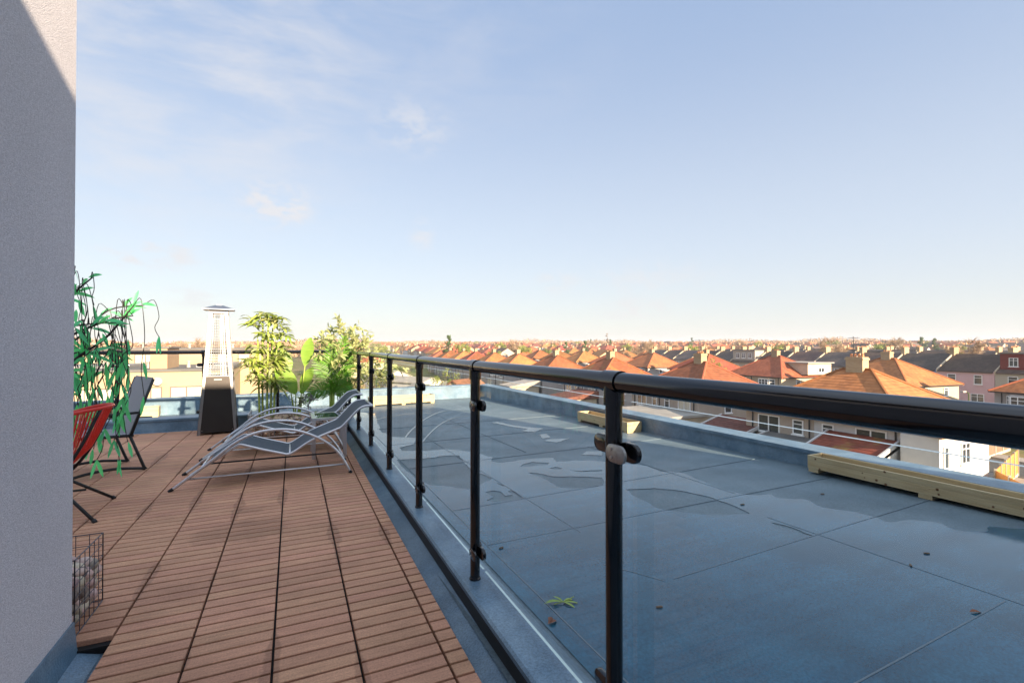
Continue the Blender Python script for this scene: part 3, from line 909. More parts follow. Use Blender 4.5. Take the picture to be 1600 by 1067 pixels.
# ------------------------------------------------------------------ red string chair
rc = empty('string_chair', (-1.62, 4.40, 0), label='red string lounge chair on a black tube frame, half hidden by the grey wall', cat='chair')
def rim(a):
    x = .415 * math.cos(a); y = .34 * math.sin(a)
    return Vector((x, y, .575 + .19 * math.cos(a) - .04 * math.cos(2 * a) + .03))
m = MB(); m.tube([rim(2 * math.pi * k / 48) for k in range(48)], .013, 8, closed=True); m.build('rim', M['red'], rc, smooth=True)
m = MB()
hub = Vector((.07, 0, .285))
NC = 84
for k in range(NC):
    a = 2 * math.pi * k / NC; p = rim(a); q = hub + Vector((.045 * math.cos(a), .04 * math.sin(a), 0))
    mid = p.lerp(q, .5) - Vector((0, 0, .06)) + Vector((math.cos(a) * .03, math.sin(a) * .03, 0))
    m.tube([p, p.lerp(mid, .55) - Vector((0, 0, .012)), mid, mid.lerp(q, .5) - Vector((0, 0, .012)), q], .0042, 5, cap=False)
for fr in (.22, .4):
    pass
m.build('cord_seat', M['red'], rc)
m = MB()
m.tube([hub + Vector((.06 * math.cos(a), .055 * math.sin(a), -.008)) for a in [2 * math.pi * k / 20 for k in range(20)]], .009, 8, closed=True)
for s in (-1, 1):
    m.tube(smooth_path([rim(s * .35), (.30, s * .13 - .05, .50), (.20, s * .12 - .05, .33), (.12, s * .1, .272), (.0, s * .08, .262), (-.12, s * .1, .27)], 4), .011, 8)
m.build('frame', M['blackmatt'], rc, smooth=True)
for x, y in ((.405, -.28), (.35, .30), (-.33, -.26), (-.33, .26)):
    m = MB(); m.tube([(x * .25, y * .25, .27), (x, y, .008)], .0105, 8); m.tube([(x * .985, y * .985, .016), (x * 1.02, y * 1.02, 0)], .014, 8)
    m.build('leg', M['blackmatt'], rc, smooth=True)
m = MB(); m.tube([(.24, -.17, .12), (-.2, -.16, .115)], .008, 8); m.tube([(.22, .18, .12), (-.2, .16, .12)], .008, 8); m.build('stretcher', M['blackmatt'], rc, smooth=True)

# ------------------------------------------------------------------ folding recliner
fc = empty('garden_chair', (-1.402, 5.875, 0), R(180 + 29), label='grey mesh reclining garden chair with black frame behind the red chair', cat='chair')
# local x = forwards, y = across
HWc = .255
for s in (-1, 1):
    m = MB(); y = s * HWc
    m.tube(smooth_path([(.62, y, .014), (.45, y, .05), (.25, y, .058), (.07, y, .03), (0, y, .013)], 4) + [Vector((.015, y, .03)), Vector((.125, y, .34))], .013, 8)
    m.build('base_leg', M['blackmatt'], fc, smooth=True)
    m = MB(); m.tube([(.10, y, .345), (.56, y, .375)], .013, 8); m.tube([(.60, y, .02), (.52, y, .37)], .012, 8); m.build('seat_rail', M['blackmatt'], fc, smooth=True)
    m = MB(); m.tube([(.12, y, .345), (.03, y, .62), (-.055, y, .872)], .013, 8); m.build('back_rail', M['blackmatt'], fc, smooth=True)
    m = MB(); m.tube([(.05, y * 1.08, .56), (.45, y * 1.08, .56), (.5, y * 1.05, .38)], .012, 8); m.build('armrest', M['blackmatt'], fc, smooth=True)
m = MB(); y = HWc - .012
m.hexa([(.135, -y, .35), (.135, y, .35), (.127, y, .35), (.127, -y, .35)], [(-.052, -y, .885), (-.052, y, .885), (-.06, y, .885), (-.06, -y, .885)])
m.build('backrest', M['greysling'], fc)
m = MB(); m.hexa([(.12, -y, .352), (.56, -y, .382), (.56, y, .382), (.12, y, .352)], [(.12, -y, .36), (.56, -y, .39), (.56, y, .39), (.12, y, .36)]); m.build('seat', M['greysling'], fc)

# ------------------------------------------------------------------ planters
def trough(name_label, x, y, z, L, D, H, rz, group='long pale wooden planters on the roof', feet=3):
    t = empty('planter_box', (x, y, z), rz, label=name_label, cat='planter', group=group)
    fh = .035; th = .02
    nb = 7; bh = (H - fh) / nb
    def side(x0, x1, y0, y1):
        m = MB()
        for i in range(nb):
            z0 = fh + i * bh + .0016; z1 = fh + (i + 1) * bh - .0016
            m.box(x0, x1, y0, y1, z0, z1)
        # backing so the grooves between the slats stay closed
        e = .004
        m.box(x0 + e, x1 - e, y0 + e, y1 - e, fh + .002, H - .004)
        return m
    side(-L / 2, L / 2, -D / 2, -D / 2 + th).build('front_panel', M['pine'], t)
    side(-L / 2, L / 2, D / 2 - th, D / 2).build('back_panel', M['pine'], t)
    for s in (-1, 1):
        side(min(s * L / 2, s * (L / 2 - th)), max(s * L / 2, s * (L / 2 - th)), -D / 2 + th + .001, D / 2 - th - .001).build('end_panel', M['pine'], t)
    m = MB(); m.box(-L / 2 + th, L / 2 - th, -D / 2 + th, D / 2 - th, fh + .01, fh + .03); m.build('floor_board', M['pine'], t)
    for i in range(feet):
        u = -L / 2 + .05 + (L - .1) * i / (feet - 1)
        m = MB(); m.box(u - .045, u + .045, -D / 2 + .006, D / 2 - .006, 0, fh); m.build('foot', M['pine'], t)
    m = MB()
    for i in range(int(L * 7)):
        m.lathe((random.uniform(-L / 2 + .05, L / 2 - .05), -D / 2, fh + bh * (random.randint(0, nb - 1) + .5)), [(random.uniform(.005, .011), -.0012), (.004, -.0022)], 8, axis='Y')
    m.build('knot', M['knot'], t)
    return t


trough('long pale pine planter against the right parapet, nearest the camera', 4.60, 2.05, roof_z(2.0) + .003, 1.85, .21, .155, R(-89.2))
trough('shorter pale pine planter against the right parapet, farther off beyond the near railing post', par_x(6) - .17, 6.22, roof_z(6.2) + .003, 1.30, .26, .165, R(-89.2))
trough('sunlit pine planter at the far end of the roof seen through the railing', 2.32, par_y(2.3) - .62, roof_z(11.3) + .003, 1.5, .3, .2, R(5), feet=3)
trough('pine planter on the roof behind the end railing, left of the patio heater', -3.15, par_y(-3.1) - .22, roof_z(11.2) + .003, 1.65, .3, .2, R(5))


def gabion(label, x0, x1, y0, y1, H, fill, wire, stone_r, n, cell=.075):
    t = empty('gabion_planter', ((x0 + x1) / 2, (y0 + y1) / 2, 0), label=label, cat='gabion planter')
    hx = (x1 - x0) / 2; hy = (y1 - y0) / 2
    m = MB(); wr = .0017
    def grid(o, a, b_, la, lb):
        na = max(2, round(la / cell)); nb_ = max(2, round(lb / cell))
        for i in range(na + 1):
            p = o + a * la * i / na; m.tube([p, p + b_ * lb], wr * (1.5 if i in (0, na) else 1), 5)
        for i in range(nb_ + 1):
            p = o + b_ * lb * i / nb_; m.tube([p, p + a * la], wr * (1.5 if i in (0, nb_) else 1), 5)
    X = Vector((1, 0, 0)); Y = Vector((0, 1, 0)); Z = Vector((0, 0, 1))
    o = Vector((-hx, -hy, .004))
    grid(o, X, Z, 2 * hx, H); grid(o + Y * 2 * hy, X, Z, 2 * hx, H); grid(o, Y, Z, 2 * hy, H); grid(o + X * 2 * hx, Y, Z, 2 * hy, H)
    m.build('wire_basket', wire, t)
    m = MB()
    for i in range(n):
        fz = random.uniform(0, 1)
        px = random.uniform(-hx + stone_r, hx - stone_r); py = random.uniform(-hy + stone_r, hy - stone_r)
        if random.random() < .62:   # most of the stones one can see lie against the wires or on top
            side = random.random()
            if side < .4: py = -hy + stone_r * random.uniform(.9, 1.1)
            elif side < .65: px = hx - stone_r * random.uniform(.9, 1.1)
            else: fz = 1.0
        m.stone((px, py, stone_r + fz * (H * .80 - 2 * stone_r)), stone_r * random.uniform(.7, 1.2))
    tag(m.build('pebble_fill', fill, t, smooth=True), kind='stuff')
    return t


gabion('long wire gabion planter full of brown pebbles at the foot of the tall plants', -.52, .70, 6.98, 7.62, .30, M['pebble'], M['wiremesh'], .027, 900)
gabion('small wire gabion basket of grey stones at the wall corner', -1.2, -.805, 2.52, 2.84, .315, M['pebble2'], M['darkwire'], .036, 210, cell=.05)


# ------------------------------------------------------------------ plants on the terrace
def rv(a=1.0): return Vector((random.uniform(-a, a), random.uniform(-a, a), random.uniform(-a, a)))


# tall canes with pale variegated leaves
bp = empty('cane_plant', (-.33, 7.28, .24), label='tall cane plant with pale yellow variegated leaves right of the heater', cat='plant')
leafm = MB(); leafc = MB()
canes = [(-.075, 0, 1.05), (-.035, .05, 1.30), (.02, -.02, 1.36), (.06, .04, 1.20), (.10, -.01, .95)]
for cx, cy, hh in canes:
    m = MB(); tip = Vector((cx * 1.3 + .0, cy * 1.4, hh)); pts = [Vector((cx, cy, -.05)).lerp(tip, k / 6) + rv(.004) for k in range(7)]
    m.tube(pts, [.013] * 6 + [.009], 8); m.build('cane', M['bamboo'], bp, smooth=True)
def tuft(c, n, L, spread, up, col):
    for i in range(n):
        a = random.uniform(0, 6.28); d = Vector((math.cos(a), math.sin(a), random.uniform(-.25, .9) * up)).normalized()
        p = Vector(c) + Vector((random.uniform(-spread, spread), random.uniform(-spread, spread), random.uniform(-spread, spread)))
        (leafm if random.random() < col else leafc).leaf(p, d, L * random.uniform(.6, 1.2), L * .24, nrm=(rv(.5) + Vector((0, 0, 1))), droop=random.uniform(.2, .7), seg=4)
for c, n in (((.0, 0, 1.33), 26), ((.14, .0, 1.29), 20), ((-.14, 0, 1.27), 14), ((.19, .02, 1.13), 14), ((.22, 0, .96), 11), ((-.10, 0, .90), 16), ((-.17, -.02, .72), 26), ((-.12, 0, .55), 20),
             ((.07, 0, .72), 22), ((.16, -.02, .62), 24), ((.03, -.04, .46), 16), ((.17, 0, .44), 16), ((.0, 0, 1.08), 14), ((.15, 0, .80), 13)):
    tuft(c, int(n * 2.7), .17, .07, .8, .55)
leafm.build('leaves', M['leaf_pale'], bp, smooth=True); leafc.build('cream_leaves', M['leaf_cream'], bp, smooth=True)

# broad-leaved plant
bn = empty('banana_plant', (.06, 7.32, .24), label='broad-leaved banana plant in the middle of the pebble planter', cat='plant')
def big_leaf(base, tip0, L, wd, lean, nrm):
    m = MB(); base = Vector(base); tip0 = Vector(tip0)
    m.tube(smooth_path([base, base.lerp(tip0, .5) + Vector((0, 0, .02)), tip0], 4), [.010] * 4 + [.007] * 5, 7)
    m.build('stalk', M['bamboo'], bn, smooth=True)
    m = MB(); m.leaf(tip0 - (tip0 - base).normalized() * .01, lean, L, wd, nrm=nrm, droop=.12, seg=10, fold=.22)
    m.build('leaf', M['leaf_banana'], bn, smooth=True)
big_leaf((.02, 0, -.05), (.10, .02, .68), .46, .17, (.16, .02, 1), (-.3, -1, .1))
big_leaf((.0, .02, -.05), (.06, .02, .32), .42, .19, (.34, .05, .9), (-.7, -.9, .4))
big_leaf((-.02, 0, -.05), (-.02, -.05, .30), .52, .24, (-.42, -.1, .75), (.2, -1, .5))
big_leaf((.03, -.02, -.05), (.08, -.06, .30), .34, .20, (.16, -.5, .35), (-.2, -.5, 1))
big_leaf((-.03, .03, -.05), (-.12, .02, .55), .44, .20, (-.22, .05, 1), (.2, -1, .3))
big_leaf((.01, .01, -.05), (.03, -.02, .22), .30, .17, (-.1, -.6, .2), (.1, -.5, 1))

# feathery palm
pm = empty('palm_plant', (.51, 7.26, .24), label='bright green feathery palm at the corner of the railing', cat='plant')
m = MB()
for i in range(5):
    a = i * 1.26; m.tube([(.018 * math.cos(a), .018 * math.sin(a), -.05), (.03 * math.cos(a), .03 * math.sin(a), .36)], [.017, .011], 8)
m.build('trunk', M['bamboo'], pm, smooth=True)
fr = [((.16, -.10, 1.0), .98, .10), ((-.02, -.15, 1.0), .90, .15), ((.30, -.05, 1.0), .92, .18), ((-.26, -.1, 1.0), .80, .25), ((.46, .1, .9), .75, .3),
      ((.22, -.35, .8), .70, .35), ((-.5, -.1, .8), .60, .75), ((-.62, .1, .55), .50, .8), ((.34, -.3, .6), .55, .5), ((.5, .2, .5), .55, .7), ((-.1, -.45, .7), .52, .4)]
for d, L, dr in fr:
    d = Vector(d).normalized(); m = MB(); base = Vector((0, 0, .22)); pts = []
    for k in range(11):
        t = k / 10; pts.append(base + d * L * t - Vector((0, 0, 1)) * dr * L * t * t)
    m.tube(pts, [.006 * (1 - .75 * k / 10) for k in range(11)], 5)
    for k in range(3, 40):
        t = k / 40 * .98 + .02; i = min(int(t * 10), 9); p = pts[i].lerp(pts[i + 1], t * 10 - i); tan = (pts[i + 1] - pts[i]).normalized()
        for s in (-1, 1):
            sd = tan.cross(Vector((0, -1, .25))).normalized() * s
            ld = (tan * (.62 + .4 * t) + sd * (1.0 - .3 * t) + rv(.13)).normalized()
            m.leaf(p, ld, .20 * (math.sin(math.pi * min(1, .22 + t * .72)) ** .8) * L / .85, .0095, nrm=(0, -1, .35), droop=.22, seg=3, fold=.15)
    m.build('frond', M['leaf_palm'], pm, smooth=True)

# airy shrub with small pale leaves behind the palm
vs_ = empty('variegated_shrub', (.64, 7.50, .24), label='airy shrub with small cream leaves standing behind the green palm', cat='plant')
m = MB(); lm = MB()
def twig(p, d, L, r, depth, mm, lm, ln, lw):
    n = 4; pts = [p]; q = p
    for k in range(n):
        d = (d + rv(.22) + Vector((0, 0, .04))).normalized(); q = q + d * L / n; pts.append(q)
    mm.tube(pts, [r * (1 - .5 * k / n) for k in range(n + 1)], 5)
    if depth == 0:
        for k in range(17):
            c = pts[random.randint(1, n)]; lm.leaf(c + rv(.015), (d + rv(1.0)).normalized(), ln * random.uniform(.7, 1.25), lw, nrm=rv(1) + Vector((0, 0, .8)), droop=.25, seg=3)
        return
    for k in range(4):
        c = pts[random.randint(2, n)]; twig(c, (d + rv(.75)).normalized(), L * .62, r * .6, depth - 1, mm, lm, ln, lw)
for k in range(5):
    a = k * 1.3; twig(Vector((.02 * math.cos(a), .02 * math.sin(a), -.05)), Vector((.24 * math.cos(a) + .10, .16 * math.sin(a), 1)).normalized(), .78, .008, 2, m, lm, .095, .034)
m.build('stems', M['bark'], vs_); lm.build('leaves', M['leaf_cream'], vs_, smooth=True)

# little grey twig plant in a dark pot
gp = empty('twig_plant', (.20, 7.12, .25), label='small bare grey twig plant between banana and palm', cat='plant')
m = MB()
def tw2(p, d, L, r, dep):
    q = p + d * L; m.tube([p, p.lerp(q, .5) + rv(.006), q], [r, r * .8, r * .6], 5)
    if dep:
        for k in range(4): tw2(p.lerp(q, random.uniform(.55, 1)), (d + rv(.85) + Vector((0, 0, .1))).normalized(), L * .62, r * .68, dep - 1)
tw2(Vector((0, 0, -.02)), Vector((0, 0, 1)), .17, .009, 4)
m.build('branches', M['twig_grey'], gp)

# ground cover tufts on the pebbles
gt = empty('grass_tuft', (.33, 7.06, .24), label='small grassy tuft on the pebbles left of the palm', cat='plant')
m = MB()
for k in range(40): m.leaf((random.uniform(-.09, .09), random.uniform(-.03, .03), -.01), Vector((random.uniform(-.6, .6), random.uniform(-.6, .6), 1)), random.uniform(.06, .13), .006, nrm=(0, -1, 0), droop=.3, seg=3)
m.build('blades', M['leaf_palm'], gt)

# ------------------------------------------------------------------ artificial tree with leaf lights
lt = empty('artificial_tree', (-1.80, 5.05, 0), label='artificial willow tree of black branches and hanging green light-up leaves', cat='artificial tree')
m = MB(); m.tube(smooth_path([(-.05, 0, 0), (-.03, .02, .5), (-.06, 0, 1.0), (-.02, 0, 1.45)], 4), [.024] * 9 + [.016] * 4, 8); m.lathe((-.05, 0, 0), [(.14, 0), (.14, .015), (.03, .03)], 16)
m.build('trunk', M['branch'], lt, smooth=True)
BR = []
def branch(pts, r0):
    m = MB(); q = smooth_path(pts, 5); N = len(q); m.tube(q, [r0 * (1 - .75 * k / (N - 1)) + .0015 for k in range(N)], 7); m.build('branch', M['branch'], lt, smooth=True); BR.append(q)
branch([(-.05, 0, .85), (.10, -.05, .98), (.25, -.10, 1.12), (.42, -.12, 1.27), (.60, -.14, 1.53)], .016)
branch([(-.05, 0, .98), (.08, .02, 1.22), (.24, .05, 1.34), (.42, .02, 1.42), (.56, 0, 1.45)], .013)
branch([(-.03, 0, 1.3), (.10, -.03, 1.52), (.20, -.05, 1.64), (.31, -.06, 1.76)], .013)
branch([(-.03, 0, 1.2), (.05, .05, 1.45), (.12, .08, 1.68), (.15, .08, 1.86)], .010)
branch([(-.05, 0, .75), (.08, -.12, .88), (.22, -.2, 1.02), (.36, -.24, 1.16)], .010)
branch([(-.05, 0, 1.05), (.15, .12, 1.25), (.35, .16, 1.50), (.60, .14, 1.55)], .009)
branch([(-.05, 0, .80), (.12, -.03, .80), (.3, -.05, .92), (.42, -.06, 1.18)], .009)
branch([(-.05, 0, 1.1), (.10, -.12, 1.3), (.28, -.18, 1.36), (.5, -.2, 1.38)], .008)
sm_ = MB(); lf = MB()
for q in BR:
    for k in range(9):
        i = random.randint(len(q) // 5, len(q) - 1); p = q[i]
        # upright leaf close to the branch
        if random.random() < .9: lf.leaf(p + rv(.02), Vector((random.uniform(-.2, 1), random.uniform(-.5, .3), random.uniform(-.2, 1))), random.uniform(.13, .19), .027, nrm=(0, -1, .3), droop=.25, seg=5)
        # hanging wire with leaves
        L = random.uniform(.18, .62) if p.x < .38 else random.uniform(.25, 1.0)
        L = min(L, p.z - .22)
        a = p; dx = random.uniform(-.06, .1); dy = random.uniform(-.08, .06)
        pts = smooth_path([a, a + Vector((dx, dy, .05)), a + Vector((dx * 1.5, dy, -L * .35)), a + Vector((dx * 1.1, dy * 1.2, -L * .7)), a + Vector((dx * 1.5, dy, -L))], 4)
        sm_.tube(pts, .0030, 5)
        for e_ in ((1.0, .7) if L > .4 else (1.0,)):
            c = pts[int((len(pts) - 1) * e_)]
            for s in range(random.choice((1, 1, 1, 2))):
                lf.leaf(c + Vector((random.uniform(-.012, .012), 0, 0)), Vector((random.uniform(-.35, .35), random.uniform(-.3, .3), -1)), random.uniform(.12, .17), .025, nrm=(random.uniform(-.6, .6), -1, 0), droop=0, seg=5)
# the long strands that end above the deck
for x, z0, z1 in ((.41, 1.45, .52), (.47, 1.40, .42), (.50, 1.42, .62), (.36, 1.3, .27), (.54, 1.5, .70)):
    pts = smooth_path([(x, -.1, z0), (x + .05, -.12, z0 - .3), (x - .02, -.12, (z0 + z1) / 2), (x + .04, -.12, z1 + .15), (x, -.12, z1)], 5); sm_.tube(pts, .0032, 5)
    for s in (-.35, .45): lf.leaf(pts[-1], Vector((s * .7, -.1, -1)), .15, .026, nrm=(s, -1, 0), droop=0, seg=5)
    for i in (8, 13): lf.leaf(pts[i], Vector((random.uniform(-.4, .4), -.1, -1)), .14, .025, nrm=(0, -1, 0), droop=0, seg=5)
sm_.build('wires', M['branch'], lt); lf.build('leaves', M['ledleaf'], lt, smooth=True)

# ------------------------------------------------------------------ litter on the roof
def onroof(x, y): return (x, y, roof_z(y) + .006)
sp = empty('leaf_sprig', onroof(1.147, 1.923), label='fallen sprig of narrow green leaves on the wet roof', cat='leaves')
m = MB()
for d, L in (((-1, .2, .35), .10), ((-.9, .5, .3), .085), ((.9, .2, .05), .10), ((.7, -.3, .1), .09), ((.3, -.6, .12), .07), ((-.2, .3, .2), .06), ((1, .5, .1), .08)):
    m.leaf((0, 0, .004), d, L, .013, droop=.3, seg=5)
m.build('leaf', M['greenleaf'], sp, smooth=True)
m = MB(); m.tube([(-.05, .0, .004), (0, 0, .006), (.07, .02, .004)], .002, 5); m.build('stem', M['greenleaf'], sp)
m = MB(); m.leaf((-.02, 0, .002), (1, .2, .15), .045, .03, droop=.2, seg=4, fold=.5); m.leaf((-.01, .004, .004), (.6, .8, .5), .03, .022, seg=4, fold=.6)
tag(m.build('dead_leaf', M['deadleaf'], loc=onroof(1.02, 1.80)), 'curled brown dead leaf below the green sprig on the roof', 'leaf')
m = MB(); m.leaf((-.02, 0, .002), (1, -.5, .12), .05, .022, droop=.2, seg=4, fold=.5)
tag(m.build('dead_leaf', M['deadleaf'], loc=onroof(2.75, 1.08)), 'brown dead leaf alone on the roof in the lower right', 'leaf')
for (x, y, a, lb) in ((1.134, 2.621, .3, 'small dark stub lying beside the second railing post'), (1.521, 1.702, -.3, 'small dark stub right of the near railing post'),
                      (3.294, 1.494, -.5, 'pale stub lying farthest right on the open roof'), (3.035, 1.448, .6, 'stub lying just left of the pale stub, on the open roof'),
                      (3.911, 2.473, -.3, 'stub lying near the end of the long pine planter'), (3.106, 2.567, -.4, 'tiny dark stub in the middle of the wet roof')):
    m = MB(); d = Vector((math.cos(a), math.sin(a), 0)) * .014
    m.tube([(-d.x, -d.y, .0055), (0, 0, .006), (d.x, d.y, .0055)], [.0045, .0058, .005], 8)
    tag(m.build('stub', M['stub'], loc=(x, y, roof_z(y) + .002), smooth='auto'), lb, 'litter', 'small stubs littering the wet roof')


# ================================================================== the town beyond
GZ = -8.8


def gz(x, y):
    d = math.hypot(x, y)
    h = GZ
    if d > 160: h += 12.5 * (1 - math.exp(-((d - 160) / 620.0) ** 1.5))
    return h


CA, SA = math.cos(R(24.7)), math.sin(R(24.7))


def inview(x, y, z=0, pad=60):
    wv = SA * x + CA * y
    if wv < 4: return None
    px = 800 + 745 * (CA * x - SA * y) / wv
    return (px, 540 - 745 * (z - 1.195) / wv, wv) if -pad < px < 1600 + pad else None


# ground: one sheet out to the horizon, denser near
b = MB()
rings = [0, 15, 30, 50, 80, 120, 160, 220, 300, 400, 520, 680, 900, 1300, 2000, 3200]
NS = 72
vs = [(0, 0, GZ)]
for r in rings[1:]:
    for k in range(NS):
        a = 2 * math.pi * k / NS; vs.append((r * math.cos(a), r * math.sin(a), gz(r * math.cos(a), r * math.sin(a))))
fs = [(0, 1 + k, 1 + (k + 1) % NS) for k in range(NS)]
for i in range(len(rings) - 2):
    for k in range(NS):
        a = 1 + i * NS + k; c = 1 + i * NS + (k + 1) % NS; fs.append((a, a + NS, c + NS, c))
b.add(vs, fs)
tag(b.build('ground', M['ground'], smooth=True), kind='structure')
# street between the first two rows, with pavements
def row_x(r, y): return (36.0, 69.0, 99.0, 131.0, 161.0)[r] + .10 * (y - 20)
for nm, off_, wd, h in (('road', 17.0, 6.4, .02), ('pavement', 12.6, 2.0, .14), ('pavement', 21.4, 2.0, .14)):
    b = MB(); q = []
    for y in (-40, 180):
        x = 36 + .10 * (y - 20) + off_; q.append((x - wd / 2, y)); q.append((x + wd / 2, y))
    q = [q[0], q[1], q[3], q[2]]
    b.hexa([(x, y, GZ - .3) for x, y in q], [(x, y, GZ + h) for x, y in q])
    tag(b.build(nm, M['asphalt'] if nm == 'road' else M['paving']), kind='structure')


# ---- house pieces
def hip_mesh(hx, hy, ze, zr, ridge, over=.35, axis='Y', mb=None):
    """hipped roof; ridge = half length of the ridge along axis"""
    m = mb or MB(); X = hx + over; Y = hy + over
    ze2 = ze - .12
    A = [(-X, -Y, ze2), (X, -Y, ze2), (X, Y, ze2), (-X, Y, ze2)]
    r0, r1 = ((0, -ridge, zr), (0, ridge, zr)) if axis == 'Y' else ((-ridge, 0, zr), (ridge, 0, zr))
    B = [(-X, -Y, ze2 - .16), (X, -Y, ze2 - .16), (X, Y, ze2 - .16), (-X, Y, ze2 - .16)]
    vs = A + [r0, r1] + B
    if axis == 'Y': fs = [(0, 1, 4), (1, 2, 5, 4), (2, 3, 5), (3, 0, 4, 5)]
    else: fs = [(0, 1, 5, 4), (1, 2, 5), (2, 3, 4, 5), (3, 0, 4)]
    m.add(vs, fs)
    m.add(vs, [(6, 7, 1, 0), (7, 8, 2, 1), (8, 9, 3, 2), (9, 6, 0, 3), (9, 8, 7, 6)])
    return m, A, r0, r1


def ridge_caps(m, A, r0, r1, r=.11):
    segs = [(r0, r1)]
    for a in A:
        e = r0 if (Vector(a) - Vector(r0)).length < (Vector(a) - Vector(r1)).length else r1
        segs.append((a, e))
    for a, c in segs:
        if (Vector(a) - Vector(c)).length > .05: m.tube([Vector(a), Vector(c)], r, 6)


def gable_mesh(hx, hy, ze, zr, over=.25, mb=None, mi=0):
    """gabled roof, ridge along Y"""
    m = mb or MB(); X = hx + over
    sl = (zr - ze) / hx; zb = ze - sl * over
    for s in (-1, 1):
        q = [(s * X, -hy), (s * X, hy), (0, hy), (0, -hy)]
        zt = [zb, zb, zr, zr]
        top = [(x, y, z) for (x, y), z in zip(q, zt)]; bot = [(x, y, z - .16) for x, y, z in top]
        if s < 0: m.hexa(bot[::-1], top[::-1], mi)
        else: m.hexa(bot, top, mi)
    return m


def chimney(m, x, y, z0, z1, lx, ly, pots=4, potm=1):
    m.box(x - lx / 2, x + lx / 2, y - ly / 2, y + ly / 2, z0, z1 - .2, 0)
    m.box(x - lx / 2 - .05, x + lx / 2 + .05, y - ly / 2 - .05, y + ly / 2 + .05, z1 - .2, z1 - .08, 0)
    m.box(x - lx / 2, x + lx / 2, y - ly / 2, y + ly / 2, z1 - .08, z1, 0)
    for i in range(pots):
        t = (i + .5) / pots - .5
        px, py = (x + t * (lx - .1), y) if lx > ly else (x, y + t * (ly - .1))
        m.lathe((px, py, z1 - .01), [(.085, 0), (.07, .2), (.085, .23)], 8, potm)
    return m


def window(parent, face, u, z, ww, hh, mull=1, lit=False, transom=True):
    """casement window on a wall; face = (origin, along, outward); u along the wall, z sill height"""
    o, al, out = (Vector(q) for q in face)
    c = o + al * u; fr = .07
    m = MB()
    def bx(u0, u1, z0, z1, d0, d1, mi=0):
        q = [c + al * u0 + out * d0, c + al * u1 + out * d0, c + al * u1 + out * d1, c + al * u0 + out * d1]
        m.hexa([(p.x, p.y, z0) for p in q], [(p.x, p.y, z1) for p in q], mi)
    h = ww / 2
    bx(-h, h, z, z + fr, .0, .07); bx(-h, h, z + hh - fr, z + hh, .0, .07)
    bx(-h, -h + fr, z + fr, z + hh - fr, .0, .07); bx(h - fr, h, z + fr, z + hh - fr, .0, .07)
    for i in range(mull):
        t = -h + ww * (i + 1) / (mull + 1); bx(t - .035, t + .035, z + fr, z + hh - fr, .0, .065)
    if transom: bx(-h + fr, h - fr, z + hh * .68, z + hh * .68 + .05, .0, .06)
    bx(-h - .08, h + .08, z - .08, z, .0, .12)
    f = m.build('window', M['upvc'], parent)
    m = MB()
    bx(-h + fr, h - fr, z + fr, z + hh - fr, .0, .025)
    m.build('pane', M['panelit'] if lit else M['pane'], f)
    return f


HX, HY, HE, HR = 4.7, 5.2, 5.4, 8.35


